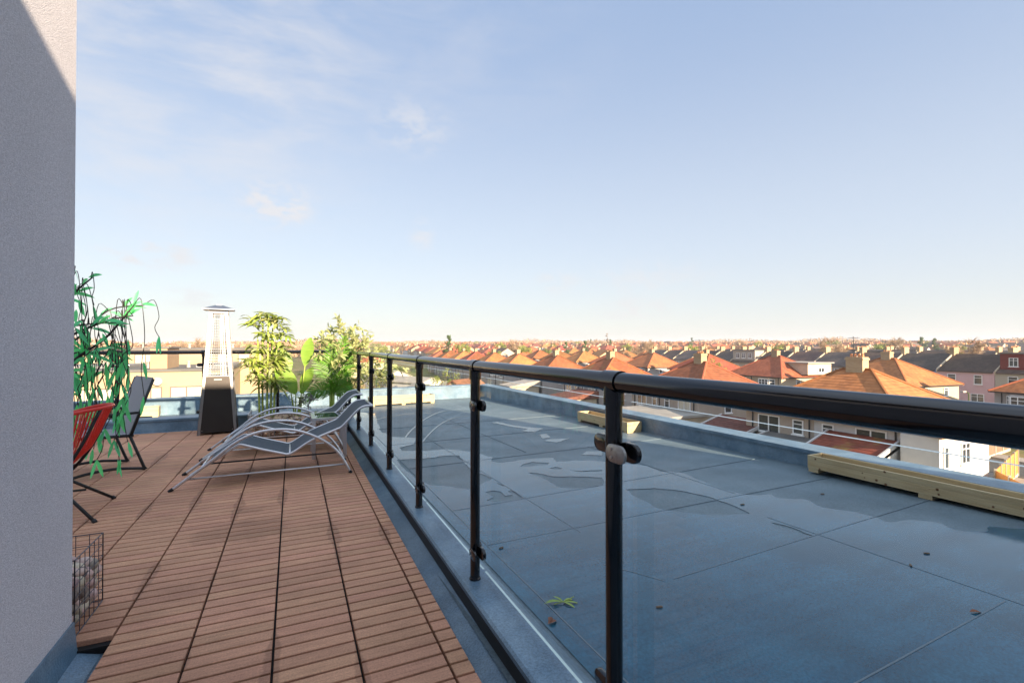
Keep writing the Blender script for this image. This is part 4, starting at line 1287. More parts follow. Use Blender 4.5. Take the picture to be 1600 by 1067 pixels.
def make_hip_house(label, group, tile, wall_a, wall_b=None, bay=False, ridge=.9, bay_w=M['upvc']):
    """hipped house, local ground at z = 0; -X is the side seen from the terrace"""
    h = empty('hip_roofed_house', (0, 0, 0), label=label, cat='house', group=group)
    if wall_b is None:
        m = MB(); m.box(-HX, HX, -HY, HY, -.6, HE); m.build('wall', wall_a, h)
    else:
        m = MB(); m.box(-HX, HX, 0.001, HY, -.6, HE); m.build('wall', wall_a, h)
        m = MB(); m.box(-HX - .004, HX, -HY, 0, -.6, HE); m.build('wall', wall_b, h)
    m, A, r0, r1 = hip_mesh(HX, HY, HE, HR, ridge)
    rf = m.build('roof', tile, h, uv=True)
    m = MB(); ridge_caps(m, A, r0, r1); m.build('ridge_tiles', tile, rf)
    m = chimney(MB(), 0, 0, HR - .9, HR + .85, .72, 1.1, 4); m.build('chimney', [M['stock'], M['pot']], rf, uv=True)
    m = MB(); m.bar((-HX - .42, -HY - .3, HE - .2), (-HX - .42, HY + .3, HE - .2), .11, .1)
    m.bar((-HX + .0, -HY - .42, HE - .2), (HX, -HY - .42, HE - .2), .11, .1)
    for y in (-HY + .5, .3, HY - .6): m.tube([(-HX - .06, y, HE - .2), (-HX - .06, y, -.2)], .05, 6)
    m.build('gutter', M['pipe'], h)
    m = MB(); zt = HR + 2.3
    m.tube([(.1, .3, HR + .5), (.1, .3, zt)], .022, 5); m.tube([(-.5, .1, zt - .1), (.7, .5, zt - .1)], .014, 4)
    for i in range(6): q = -.4 + i * .2; m.tube([(.1 + q - .08, .3 + q * .33 + .25, zt - .1), (.1 + q + .08, .3 + q * .33 - .25, zt - .1)], .010, 4)
    m.build('aerial', M['pipe'], rf)
    back = ((-HX, 0, 0), (0, 1, 0), (-1, 0, 0)); side = ((0, -HY, 0), (1, 0, 0), (0, -1, 0))
    if bay:
        for y in (-2.7, 2.7):
            m = MB(); m.hexa([(-HX - .8, y - .9, -.3), (-HX + .01, y - 1.5, -.3), (-HX + .01, y + 1.5, -.3), (-HX - .8, y + .9, -.3)], [(-HX - .8, y - .9, HE - .35), (-HX + .01, y - 1.5, HE - .35), (-HX + .01, y + 1.5, HE - .35), (-HX - .8, y + .9, HE - .35)])
            bw = m.build('bay', wall_a, h)
            for z in (.9, 3.55):
                window(bw, ((-HX - .8, y, 0), (0, 1, 0), (-1, 0, 0)), 0, z, 1.75, 1.35, 2)
                d = Vector((-.6, .8, 0)); d = Vector((.8, -.6, 0)).normalized()
                for s in (-1, 1):
                    al = Vector((.8, s * .6, 0)).normalized(); out = Vector((-.6, s * .8, 0)).normalized()
                    window(bw, ((-HX - .4, y + s * 1.2, 0), al, out), 0, z, .80, 1.35, 0)
    else:
        window(h, back, -3.4, 3.75, 1.7, 1.25, 1, lit=random.random() < .4, transom=False); window(h, back, 3.3, 3.75, 1.7, 1.25, 1, transom=False)
        window(h, back, -.9, 3.95, .75, 1.0, 0); window(h, back, 1.1, 3.95, .75, 1.0, 0)
        window(h, back, -3.2, .9, 2.0, 1.4, 1); window(h, back, 3.2, .9, 2.0, 1.4, 1)
    window(h, side, -1.4, 3.9, .8, 1.0, 0); window(h, side, 2.2, 3.9, .8, 1.0, 0)
    return h


def put(o, x, y, rz=0., label=None, group=None, dz=0., sc=1.0):
    o.location = (x, y, gz(x, y) + dz); o.rotation_euler = (0, 0, rz); o.scale = (sc, sc, sc)
    if label: o['label'] = label
    if group: o['group'] = group
    return o


TILT = -math.atan(.10)
ORD = ['first', 'second', 'third', 'fourth', 'fifth', 'sixth', 'seventh', 'eighth', 'ninth', 'tenth']
G1 = 'orange hip-roofed houses in the row nearest the terrace'
G2 = 'orange hip-roofed houses across the street'

# nearest row
def rowY1():
    return [20.3, 36.2, 53.8, 71.5, 89.5, 107, 124.5, 142, 159, 176]
protoA = make_hip_house('hip-roofed house with white and beige halves, nearest on the right, chimney above the railing', G1, M['tile'], M['dash'], M['whitewall'])
put(protoA, 36.0, 20.3, 0)
protoB = make_hip_house('hip-roofed house with smooth red-orange roof, second of the near row from right', G1, M['tile_red'], M['dash'])
put(protoB, 37.8, 36.2, TILT)
protoC = make_hip_house('hip-roofed house with yellow lichen on its left slope, just right of the near railing post', G1, M['tile_moss'], M['dash_grey'])
put(protoC, 39.6, 53.8, TILT)
protoD = make_hip_house('grey-walled orange hip-roofed house, fourth in near row from right', G1, M['tile'], M['dash_grey'])
put(protoD, 41.2, 71.5, TILT)
for i, y in enumerate(rowY1()[4:]):
    o = copy_tree((protoD, protoC, protoB)[i % 3])
    put(o, row_x(0, y) + random.uniform(-.6, .6), y, TILT, 'grey-walled orange hip-roofed house, %s in near row from right' % ORD[i + 4], G1)

# second row, fronts with bay windows towards the first
Y2 = [19.5, 36.5, 53, 70, 87, 104, 121, 138, 155, 172]
protoE = make_hip_house('house with white bay windows and orange hip roof at the right edge of the photo', G2, M['tile'], M['dash_grey'], bay=True)
put(protoE, 70.8, 18.6, TILT)
protoF = make_hip_house('big plain orange hip roof behind the nearest house, its chimney second from the right', G2, M['tile'], M['buff'], bay=True)
put(protoF, 70.3, 36.0, TILT)
protoG = make_hip_house('orange hip-roofed house with a flat side dormer, in front of the dark slate terrace', G2, M['tile'], M['buff'], bay=True)
put(protoG, 71.2, 52.4, TILT)
m = MB(); m.box(-.5, 4.3, -HY - .9, -1.0, HE + .2, HE + 1.9); dr = m.build('dormer', M['buff'], protoG)
m = MB(); m.box(-.8, 4.6, -HY - 1.2, -.8, HE + 1.9, HE + 2.06); m.build('dormer_roof', M['felt'], dr)
window(dr, ((2.2, -HY - .9, 0), (1, 0, 0), (0, -1, 0)), 0, HE + .55, 1.2, .9, 1)
for i, y in enumerate(Y2[3:]):
    o = copy_tree((protoF, protoE)[i % 2])
    put(o, row_x(1, y) + random.uniform(-.7, .7), y, TILT, 'orange hip-roofed house across the street, %s of its row counting from the right' % ORD[i + 3], G2)

# rear additions of the nearest houses
ex = empty('rear_extension', (0, 0, 0), label='white rendered side extension with low orange roof, below the railing on the right', cat='extension')
m = MB(); m.box(30.6, 34.9, 13.3, 15.05, GZ - .3, -3.65); m.build('wall', M['whitewall'], ex)
m = MB(); m.hexa([(30.4, 13.1, -3.65), (35.1, 13.1, -3.65), (35.1, 15.08, -3.0), (30.4, 15.08, -3.0)], [(30.4, 13.1, -3.5), (35.1, 13.1, -3.5), (35.1, 15.08, -2.85), (30.4, 15.08, -2.85)])
exr = m.build('roof', M['tile'], ex, uv=True)
m = MB(); m.lathe((32.6, 14.2, -3.3), [(.1, 0), (.09, .75)], 10); m.build('flue', M['upvc'], exr)
window(ex, ((33.2, 13.3, 0), (1, 0, 0), (0, -1, 0)), 0, -5.2, .9, 1.15, 1); window(ex, ((31.2, 13.3, 0), (1, 0, 0), (0, -1, 0)), 0, -5.3, .5, 1.2, 0)


def leanto(label, x0, x1, y0, y1, zt, zb, tile, wall):
    t = empty('lean_to', (0, 0, 0), label=label, cat='lean-to', group='rear lean-to roofs below the parapet')
    m = MB(); m.hexa([(x0, y0, GZ - .3), (x1, y0, GZ - .3), (x1, y1, GZ - .3), (x0, y1, GZ - .3)], [(x0, y0, zb - .1), (x1, y0, zt - .1), (x1, y1, zt - .1), (x0, y1, zb - .1)]); m.build('wall', wall, t)
    m = MB(); e = .25
    dz = (zt - zb) / (x1 - x0) * e
    m.hexa([(x0 - e, y0 + .12, zb - dz - .09), (x1, y0 + .12, zt - .09), (x1, y1 - .12, zt - .09), (x0 - e, y1 - .12, zb - dz - .09)], [(x0 - e, y0 + .12, zb - dz + .05), (x1, y0 + .12, zt + .05), (x1, y1 - .12, zt + .05), (x0 - e, y1 - .12, zb - dz + .05)])
    m.build('roof', tile, t, uv=True)
    m = MB()
    for y in (y0, y1 - .12): m.hexa([(x0 - .1, y, zb - .3), (x1, y, zt - .3), (x1, y + .115, zt - .3), (x0 - .1, y + .115, zb - .3)], [(x0 - .1, y, zb + .12), (x1, y, zt + .12), (x1, y + .115, zt + .12), (x0 - .1, y + .115, zb + .12)])
    m.build('verge', M['whitewall'], t)
    return t


leanto('lean-to with bright orange and moss-flecked tiles against the white half of the nearest house', 27.6, 31.2, 15.3, 19.4, -4.25, -5.5, M['tile_moss'], M['whitewall'])
leanto('lean-to with dull brown tiles and dark upper edge, left of the orange tiled lean-to', 28.4, 32.4, 24.4, 28.8, -4.55, -5.7, M['tile_brown'], M['dash'])
leanto('lean-to with grey felt roof between the two tiled lean-to roofs', 28.0, 31.2, 20.0, 23.6, -5.0, -5.6, M['feltdark'], M['whitewall'])
fx = empty('flat_roofed_extension', (0, 0, 0), label='rear extension with a pale flat roof behind the second house from the right', cat='extension')
m = MB(); m.box(25.5, 33.0, 30.8, 37.5, GZ - .3, -4.95); m.build('wall', M['buff'], fx)
m = MB(); m.box(25.2, 33.2, 30.5, 37.8, -4.95, -4.75); m.build('roof', M['felt'], fx)
for (x, y, lx, ly, z, lb, tile) in ((31.5, 51, 5, 4, -5.3, 'low brick outhouse with tiled pent roof behind the lichen-covered house', M['tile_brown']), (33, 69, 5, 4, -5.2, 'pale garage with felt roof behind the fourth house of the near row', M['felt'])):
    t = empty('outbuilding', (0, 0, 0), label=lb, cat='outbuilding')
    m = MB(); m.box(x - lx / 2, x + lx / 2, y - ly / 2, y + ly / 2, GZ - .3, z); m.build('wall', M['buff'], t)
    m = MB(); m.hexa([(x - lx / 2 - .2, y - ly / 2 - .2, z), (x + lx / 2 + .2, y - ly / 2 - .2, z + .01), (x + lx / 2 + .2, y + ly / 2 + .2, z + .01), (x - lx / 2 - .2, y + ly / 2 + .2, z)],
                     [(x - lx / 2 - .2, y - ly / 2 - .2, z + .12), (x + lx / 2 + .2, y - ly / 2 - .2, z + .9), (x + lx / 2 + .2, y + ly / 2 + .2, z + .9), (x - lx / 2 - .2, y + ly / 2 + .2, z + .12)]); m.build('roof', tile, t, uv=True)

# garden sheds and the little gabled house seen through the glass
def gable_shed(label, x, y, hx, hy, h0, h1, rz, wall, tile, name='garden_shed', cat='shed'):
    t = empty(name, (x, y, GZ), rz, label=label, cat=cat)
    m = MB(); m.box(-hx, hx, -hy, hy, -.2, h0)
    for y0 in (-hy, hy): m.add([(-hx, y0, h0), (hx, y0, h0), (0, y0, h1)], [(0, 1, 2)] if y0 < 0 else [(2, 1, 0)])
    m.build('wall', wall, t)
    gable_mesh(hx, hy + .25, h0, h1 + .08, .3).build('roof', tile, t, uv=True)
    m = MB(); m.box(-.5, .5, -hy - .04, -hy + .01, 0, min(2.0, h0)); m.build('door', M['oldfence'], t)
    return t


gable_shed('small gabled house with brownish tiled roof beyond the far corner of the roof', 21.5, 62, 3.4, 3.0, 3.2, 5.4, R(-52), M['buff'], M['tile_brown'], 'gabled_house', 'house')
gable_shed('pale timber summerhouse with shallow gable, left of the brownish gabled house', 17.5, 70, 2.2, 2.6, 3.2, 4.3, R(12), M['cream'], M['felt'])
gable_shed('pale garden shed with felt roof among the green shrubs', 15.0, 76, 2.0, 2.2, 2.6, 3.5, R(-8), M['buff'], M['felt'])
gable_shed('long low buff outbuilding by the gardens, right of the leafy tree', 24.5, 70, 3.6, 5.0, 2.9, 4.2, R(20), M['cream'], M['felt'], 'outbuilding', 'outbuilding')
gable_shed('white-walled garage with pale roof behind the shrubs', 22.5, 98, 3.0, 5.5, 2.8, 3.6, R(30), M['whitewall'], M['felt'], 'garage', 'garage')
gable_shed('white bungalow end with dark door, beyond the green hedges', 19.5, 112, 4.0, 4.5, 3.0, 4.4, R(25), M['whitewall'], M['felt'], 'bungalow', 'bungalow')

# fence of orange panels in the near garden
def panel_fence(label, p0, p1, n, h, board, post):
    t = empty('garden_fence', (p0[0], p0[1], GZ), math.atan2(p1[1] - p0[1], p1[0] - p0[0]), label=label, cat='fence')
    L = math.hypot(p1[0] - p0[0], p1[1] - p0[1]); s = L / n
    for i in range(n):
        m = MB(); m.box(i * s + .07, (i + 1) * s - .07, -.02, .02, .25, h)
        for k in range(1, 7): z = .25 + (h - .25) * k / 7; m.box(i * s + .07, (i + 1) * s - .07, -.03, .03, z - .012, z + .012)
        m.build('fence_panel', board, t)
        m = MB(); m.box(i * s + .07, (i + 1) * s - .07, -.025, .025, 0, .25); m.build('gravel_board', post, t)
    for i in range(n + 1):
        m = MB(); m.box(i * s - .065, i * s + .065, -.06, .06, -.2, h + .12); m.build('fence_post', post, t)
    return t


panel_fence('bright orange panel fence with concrete posts in the garden on the far right', (41.0, 14.9), (50.6, 17.1), 5, 2.0, M['fence'], M['concrete'])
panel_fence('orange fence return with concrete posts, left end of the bright panel fence', (38.2, 12.6), (41.0, 14.9), 2, 2.0, M['fence'], M['concrete'])
panel_fence('weathered brown fence behind the bright orange fence', (45, 19.5), (62, 21.5), 8, 1.9, M['oldfence'], M['concrete'])
panel_fence('weathered brown fence along the back gardens in the middle', (26, 40), (27.5, 66), 12, 1.8, M['oldfence'], M['concrete'])
panel_fence('old brown fence across the gardens near the gabled house', (12, 58), (30, 60), 9, 1.8, M['oldfence'], M['concrete'])
t = empty('garden_swing', (33.1, 13.2, GZ), R(20), label='garden swing seat with dark canopy beside the white extension', cat='swing seat')
m = MB()
for s in (-1, 1): m.tube([(s * .9, -.55, 0), (s * .9, 0, 1.9), (s * .9, .55, 0)], .035, 6)
m.tube([(-.9, 0, 1.9), (.9, 0, 1.9)], .035, 6); m.build('frame', M['upvc'], t)
m = MB(); m.hexa([(-1, -.6, 1.85), (1, -.6, 1.85), (1, .6, 2.15), (-1, .6, 2.15)], [(-1, -.6, 1.9), (1, -.6, 1.9), (1, .6, 2.2), (-1, .6, 2.2)]); m.build('canopy', M['tarp'], t)
m = MB(); m.box(-.75, .75, -.25, .25, .5, .6); m.box(-.75, .75, .2, .28, .6, 1.1); m.build('seat', M['tarp'], t)
# street lamp in front of the bay-windowed house
t = empty('street_lamp', (57.2, 22.6, GZ), label='slim green street lamp in front of the bay-windowed house', cat='street lamp')
m = MB(); m.lathe((0, 0, 0), [(.09, 0), (.09, 1.2), (.055, 1.3), (.045, 5.6)], 8); m.tube([(0, 0, 5.5), (-.5, 0, 5.75), (-.8, 0, 5.75)], .035, 6); m.build('column', M['evergreen'], t)
m = MB(); m.box(-1.25, -.7, -.12, .12, 5.68, 5.82); m.build('lantern', M['dish'], t)

# ---- terraces of slate-roofed houses
TX, TY, TE, TR_ = 4.2, 3.6, 5.6, 8.1


def make_terrace_house(label, group, wall, tile, dormer=None):
    h = empty('terraced_house', (0, 0, 0), label=label, cat='house', group=group)
    m = MB(); m.box(-TX, TX, -TY, TY, -.6, TE)
    for y0 in (-TY, TY): m.add([(-TX, y0, TE), (TX, y0, TE), (0, y0, TR_ - .1)], [(0, 1, 2)] if y0 < 0 else [(2, 1, 0)])
    m.build('wall', wall, h)
    rf = gable_mesh(TX, TY - .14, TE, TR_, .2).build('roof', tile, h, uv=True)
    m = MB()
    for s in (-1, 1):
        q = [(-TX - .15, TE - .15), (0, TR_ + .0), (TX + .15, TE - .15)]
        y0, y1 = TY - .15, TY + .001
        for (xa, za), (xb, zb) in ((q[0], q[1]), (q[1], q[2])):
            m.hexa([(xa, y0, za - .3), (xb, y0, zb - .3), (xb, y1, zb - .3), (xa, y1, za - .3)], [(xa, y0, za + .28), (xb, y0, zb + .28), (xb, y1, zb + .28), (xa, y1, za + .28)])
        break
    m.build('party_wall', M['buff'], h)
    m = chimney(MB(), 0, TY - .1, TR_ - .7, TR_ + 1.0, 1.2, .6, 4); m.build('chimney', [M['stock'], M['pot']], rf, uv=True)
    back = ((-TX, 0, 0), (0, 1, 0), (-1, 0, 0))
    window(h, back, -1.7, 3.6, 1.0, 1.4, 0); window(h, back, 1.6, 3.6, 1.1, 1.4, 0); window(h, back, -1.6, .8, 1.6, 1.4, 1)
    if dormer is not None:
        m = MB(); m.box(-TX + .6, 0, -TY + .25, TY - .3, TE + .1, TR_ + .12); d = m.build('dormer', dormer, h)
        m = MB(); m.box(-TX + .4, .3, -TY + .15, TY - .2, TR_ + .12, TR_ + .3); m.build('dormer_roof', M['feltdark'], d)
        for u in (-1.9, 0, 1.8): window(d, ((-TX + .6, 0, 0), (0, 1, 0), (-1, 0, 0)), u, TE + .8, 1.0, 1.25, 1)
    return h


G3 = 'slate-roofed terraced houses behind the orange roofs'
tp = make_terrace_house('pink rendered terraced house with dark slate roof', G3, M['pinkwall'], M['slate'])
tb_ = make_terrace_house('blue rendered terraced house left of the pink one', G3, M['bluewall'], M['slate_grey'])
tm = make_terrace_house('terraced house with maroon tile-hung dormer, right of the pink house', G3, M['stock'], M['slate'], M['maroon'])
tr1 = make_terrace_house('terraced house with long red brick dormer between dark slate roofs', G3, M['dash'], M['slate'], M['redbrick'])
tg = make_terrace_house('beige terraced house with dark slate roof', G3, M['dash'], M['slate'])
tg2 = make_terrace_house('beige terraced house with grey slate roof', G3, M['dash_grey'], M['slate_grey'])
def trow(y): return 97.5 + .10 * (y - 38)
y = 29.7
seq = [(tm, None), (tp, None), (tb_, None)]
used = set()
def place_t(o, x, y, lb=None, dz=.6):
    if o.name in used: o = copy_tree(o)
    used.add(o.name)
    put(o, x, y, TILT, lb, None, dz); return o
for o, lb in seq:
    place_t(o, trow(y), y, lb); y += 2 * TY + .02
for k in range(10):
    src = tr1 if k == 4 else (tg, tg2)[k % 2]
    lb = None if k in (0, 1, 4) else 'terraced house with dark slate roof and party-wall chimney, number %s leftwards from the blue house' % ['', '', 'three', 'four', '', 'six', 'seven', 'eight', 'nine', 'ten'][k]
    place_t(src, trow(y), y, lb); y += 2 * TY + .02
tg['label'] = 'beige terraced house adjoining the blue house on its left'; tg2['label'] = 'grey-walled terraced house two doors left of the blue house'
G4 = 'farther slate-roofed terraces on the right'
for r_, xx in ((0, 131), (1, 160)):
    for k in range(14):
        o = copy_tree((tg, tg2)[(k + r_) % 2])
        yy = 30 + k * (2 * TY + .02)
        put(o, xx + .1 * (yy - 20), yy, TILT, 'slate-roofed house in a far terrace on the right, much like its neighbours', G4, .6)

# ---- the rest of the town: single-mesh houses
FAR = []
def far_house(kind, tile, wall, name='hip_roofed_house'):
    m = MB()
    if kind == 'hip':
        m.box(-4.6, 4.6, -5, 5, -3, 5.4, 1); k = len(m.f)
        hip_mesh(4.6, 5.0, 5.4, 8.3, .9, .35, 'Y', m)
        chimney(m, 0, 0, 7.5, 9.1, .6, .95, 3, 3)
        for i in range(len(m.f) - 6 * 3 - 4 * 0, len(m.f)): pass
    elif kind == 'pair':
        m.box(-4.6, 4.6, -7, 7, -3, 5.4, 1); hip_mesh(4.6, 7.0, 5.4, 8.3, 3.0, .35, 'Y', m); chimney(m, 0, 0, 7.5, 9.1, .62, 1.0, 3, 3)
    else:
        m.box(-4.2, 4.2, -5.4, 5.4, -3, 5.4, 1)
        for y0 in (-5.4, 5.4): m.add([(-4.2, y0, 5.4), (4.2, y0, 5.4), (0, y0, 8.0)], [(0, 1, 2)] if y0 < 0 else [(2, 1, 0)], 1)
        gable_mesh(4.2, 5.5, 5.4, 8.1, .3, m, 0); chimney(m, 0, 5.2, 7.2, 8.95, .8, .45, 2, 3)
    # window openings as white-framed panes
    for y in (-3.2, 0, 3.2):
        for z in (1.0, 3.5): m.box(-4.68, -4.5, y - .8, y + .8, z, z + 1.3, 4); m.box(-4.7, -4.5, y - .68, y + .68, z + .12, z + 1.18, 5)
    # chimney stacks come with slot 0 for brick: give them their own
    ch0 = len(m.f)
    o = m.build(name, [tile, wall, M['stock'], M['pot'], M['upvc'], M['pane']], uv=True)
    me = o.data
    for p in me.polygons:
        c = p.center
        if p.material_index == 0 and c.z > 7.3 and abs(p.normal.z) < .1 or (p.material_index == 0 and c.z > 8.35): p.material_index = 2
    bpy.data.objects.remove(o)
    return me


fm = [far_house('hip', M['tile'], M['dash']), far_house('pair', M['tile'], M['dash_grey']), far_house('hip', M['tile_red'], M['whitewall']), far_house('pair', M['tile_moss'], M['buff']),
      far_house('gable', M['tile'], M['cream']), far_house('gable', M['slate'], M['dash']), far_house('hip', M['tile_brown'], M['buff']), far_house('gable', M['slate_grey'], M['whitewall'])]

cand = []
rs = random.Random(11)
for r_ in range(-8, 30):
    for k in range(0, 64):
        y = 25 + k * 16.6 + rs.uniform(-2.2, 2.2); x = 69 + 31 * r_ + (9.5 if r_ % 2 else -2) + .10 * (y - 20) + rs.uniform(-2, 2)
        d = math.hypot(x, y)
        if d > 900: continue
        if r_ <= 0 and y < 182 and x > 24: continue          # the two near rows stand already
        if r_ == -1 and y < 100: continue
        if r_ < -1 and y < 150: continue
        if x < 190 and 20 < y < 140 and x > 60: continue     # terraces
        if rs.random() < .16: continue
        v = inview(x, y)
        if v is None: continue
        ang = math.degrees(math.atan2(x, y))
        if ang < 3 and d < 330: continue                     # park and woods on the left
        if ang < -2 and rs.random() < .75: continue
        cand.append((d, x, y, rs.uniform(-.12, .12) + TILT + (math.pi / 2 if rs.random() < .3 else 0), r_))
cand.sort()
GF = 'crowded rooftops in the distance'
NEAR_N = 225
for i, (d, x, y, rz, r_) in enumerate(cand[:NEAR_N]):
    q = rs.random(); ang = math.degrees(math.atan2(x, y))
    if ang > 50: me = fm[5] if q < .4 else fm[7] if q < .6 else fm[4] if q < .75 else fm[0]
    else: me = fm[0] if q < .28 else fm[1] if q < .55 else fm[2] if q < .68 else fm[3] if q < .78 else fm[4] if q < .88 else fm[6] if q < .94 else fm[5]
    o = bpy.data.objects.new('distant_house', me); COL.objects.link(o)
    put(o, x, y, rz, None, None, rs.uniform(-.5, .5), rs.uniform(.92, 1.08))
    tag(o, 'one of the distant houses whose roof and chimney crowd the middle distance', 'house', GF)
bb = MB(); mats = [M['tile'], M['dash'], M['stock'], M['slate']]
for (d, x, y, rz, r_) in cand[NEAR_N:]:
    ang = math.degrees(math.atan2(x, y))
    bb.X = Matrix.Translation((x, y, gz(x, y) + rs.uniform(-.6, .6))) @ Matrix.Rotation(rz, 4, 'Z')
    bb.box(-4.6, 4.6, -6.5, 6.5, -3, 5.4, 1)
    X, Y, ze, zr, rg = 4.9, 6.8, 5.35, 8.4, rs.choice((1, 2.5, 6.8))
    mi = 3 if rs.random() < (.45 if ang > 48 else .12) else 0
    bb.add([(-X, -Y, ze), (X, -Y, ze), (X, Y, ze), (-X, Y, ze), (0, -rg, zr), (0, rg, zr)], [(0, 1, 4), (1, 2, 5, 4), (2, 3, 5), (3, 0, 4, 5)], mi)
    bb.box(-.3, .3, -.45, .45, 7.6, 9.1, 2)
    if rs.random() < .4: bb.box(-.3, .3, -6.6, -5.9, 6, 9.0, 2)
tag(bb.build('distant_rooftops', mats, uv=True), 'mass of tiny far-off rooftops below the horizon', kind='stuff')
print('far houses', len(cand))

# ---- cream apartment block on the left
ab = empty('apartment_block', (0, 0, 0), label='sunlit cream apartment block with flat roofs, left beyond the end of the terrace', cat='building')
m = MB(); m.box(-26, -3.9, 36, 44.9, GZ - .3, -.42); m.build('wall', M['cream'], ab)
m = MB(); m.box(-26.1, -3.8, 35.9, 45, -.42, -.28); m.build('flat_roof', M['feltdark'], ab)
m = MB(); m.box(-28, -2.2, 45.2, 56, GZ - .3, .85); uw = m.build('upper_wall', M['cream'], ab)
m = MB(); m.box(-28.1, -2.1, 45.1, 56.1, .85, 1.0); m.build('upper_roof', M['feltdark'], uw)
m = MB(); m.box(-8.2, -7.3, 37, 40.5, -.278, 1.02); st = m.build('stair_head', M['cream_dark'], ab)
m = MB(); m.box(-8.3, -7.2, 36.9, 40.6, 1.02, 1.12); m.build('stair_roof', M['feltdark'], st)
def blk_window(parent, x0, x1, y, z0, z1, n, lit=True):
    f = .07; m = MB()
    m.box(x0, x1, y - .06, y + .0, z0, z0 + f); m.box(x0, x1, y - .06, y + .0, z1 - f, z1)
    for i in range(n + 1):
        t = x0 + (x1 - x0 - f) * i / n; m.box(t, t + f, y - .06, y + .0, z0 + f, z1 - f)
    w_ = m.build('window', M['panemask'], parent)
    m = MB(); m.box(x0 + f, x1 - f, y - .02, y + .0, z0 + f, z1 - f); m.build('pane', M['panelit'] if lit else M['pane'], w_)
for x0, x1, n in ((-7.95, -7.35, 1), (-6.95, -5.2, 2), (-11.4, -9.6, 2), (-14.0, -12.6, 2), (-17.2, -15.5, 2), (-12.3, -11.8, 1)):
    blk_window(ab, x0, x1, 36, -2.75, -1.35, n, lit=True)
    blk_window(ab, x0, x1, 36, -5.75, -4.2, n, lit=False)
for x0, x1, n in ((-5.6, -4.6, 1), (-4.1, -3.2, 1), (-11.0, -9.6, 2), (-13.8, -12.6, 2), (-16.5, -15, 2), (-18.6, -17.4, 1)):
    blk_window(uw, x0, x1, 45.2, -.2, .55, n, lit=True)
m = MB()
for x, z in ((-7.55, -1.0), (-4.6, -.95), (-12.2, -1.05)):
    m.lathe((x, 35.75, z), [(.26, 0), (.22, .05), (.08, .10)], 14, axis='Y'); m.tube([(x, 35.85, z), (x, 36, z - .2)], .02, 5)
m.build('satellite_dish', M['dish'], ab)
m = MB()
for x in (-4.25, -9.0, -14.8): m.tube([(x, 35.93, -.5), (x, 35.93, -8.5)], .045, 6)
m.build('downpipe', M['pipe'], ab)
m = MB()
for i in range(9): x = -24 + i * 2.2; m.lathe((x, 38.5, -.28), [(.12, 0), (.10, .35), (.16, .36), (.16, .45)], 8)
for i in range(7): x = -24 + i * 3.2; m.lathe((x, 48.5, 1.0), [(.1, 0), (.1, .3), (.18, .31), (.18, .38)], 8)
m.build('roof_vent', M['dish'], ab)
m = MB(); m.box(-5.9, -3.95, 38, 44.6, -.275, -.1); m.box(-20, -10, 39, 44, -.275, -.12); m.build('roof_light', M['lead'], ab)


# ---- trees
def tree_twigs(seed, H, spread, mat_t, lvl=4, leafn=0):
    rr = random.Random(seed); tm_ = MB(); cm = MB()
    def rvv(a): return Vector((rr.uniform(-a, a), rr.uniform(-a, a), rr.uniform(-a, a)))
    def go(p, d, L, r, dep):
        q = p + d * L
        mb = tm_ if dep >= lvl - 1 else cm
        mb.tube([p, p.lerp(q, .5) + rvv(L * .05), q], [r, r * .8, r * .62], 5 if dep > 1 else 3, cap=False)
        if dep == 0:
            for k in range(15):
                e = (d + rvv(1.1)).normalized() * L * rr.uniform(.6, 1.5); s = e.cross(Vector((rr.uniform(-1, 1), rr.uniform(-1, 1), .3))).normalized() * max(.014, L * .026)
                c = p.lerp(q, rr.uniform(.2, 1)); cm.add([c - s, c + s, c + e], [(0, 1, 2)])
            return
        for k in range(4 if dep < lvl else 5):
            u = rr.uniform(.45, 1.0); nd = (d + rvv(spread) + Vector((0, 0, .12))).normalized()
            go(p.lerp(q, u), nd, L * rr.uniform(.58, .78), r * .6, dep - 1)
    go(Vector((0, 0, -.3)), Vector((rr.uniform(-.05, .05), rr.uniform(-.05, .05), 1)), H * .33, H * .022, lvl)
    return tm_, cm


def make_bare(seed, H, spread, label, group, mt):
    t = empty('bare_tree', (0, 0, 0), label=label, cat='tree', group=group); a, c = tree_twigs(seed, H, spread, mt)
    a.build('trunk', M['bark'], t, smooth=True); c.build('crown', mt, t); return t


def make_leafy(seed, H, rx, rz_, n, label, group, mt, name='leafy_tree', conic=False, leaf=.30, trunk=True):
    rr = random.Random(seed); t = empty(name, (0, 0, 0), label=label, cat='tree' if trunk else 'shrub', group=group)
    m = MB(); m.tube([(0, 0, -.3), (.05, 0, H * .4), (0, .05, H * .85)], [H * .03, H * .022, H * .008], 6)
    cl = []
    for k in range(26):
        a = rr.uniform(0, 6.28); u = rr.random() ** .6; z = rr.uniform(-1, 1)
        k_ = (1 - (z + 1) / 2 * .92) if conic else math.sqrt(max(0, 1 - z * z * .85))
        c = Vector((math.cos(a) * u * rx * k_, math.sin(a) * u * rx * k_, H - rz_ + z * rz_)); cl.append((c, rx * rr.uniform(.25, .45) * (.5 + .5 * k_)))
        if k < 9: m.tube([(0, 0, H * .35), tuple(c)], [H * .01, H * .003], 4)
    m.build('trunk', M['bark'], t)
    f = MB()
    for i in range(n):
        c, r = rr.choice(cl); d = Vector((rr.gauss(0, 1), rr.gauss(0, 1), rr.gauss(0, 1))).normalized(); p = c + d * r * rr.uniform(.55, 1.1)
        s = Vector((rr.uniform(-1, 1), rr.uniform(-1, 1), rr.uniform(-1, 1))).normalized(); e = s.cross(d)
        if e.length < .05: continue
        e.normalize(); L = leaf * rr.uniform(.6, 1.3)
        f.add([p - s * L * .5, p + e * L * .35, p + s * L * .5, p - e * L * .35], [(0, 1, 2, 3)])
    f.build('crown', mt, t); return t


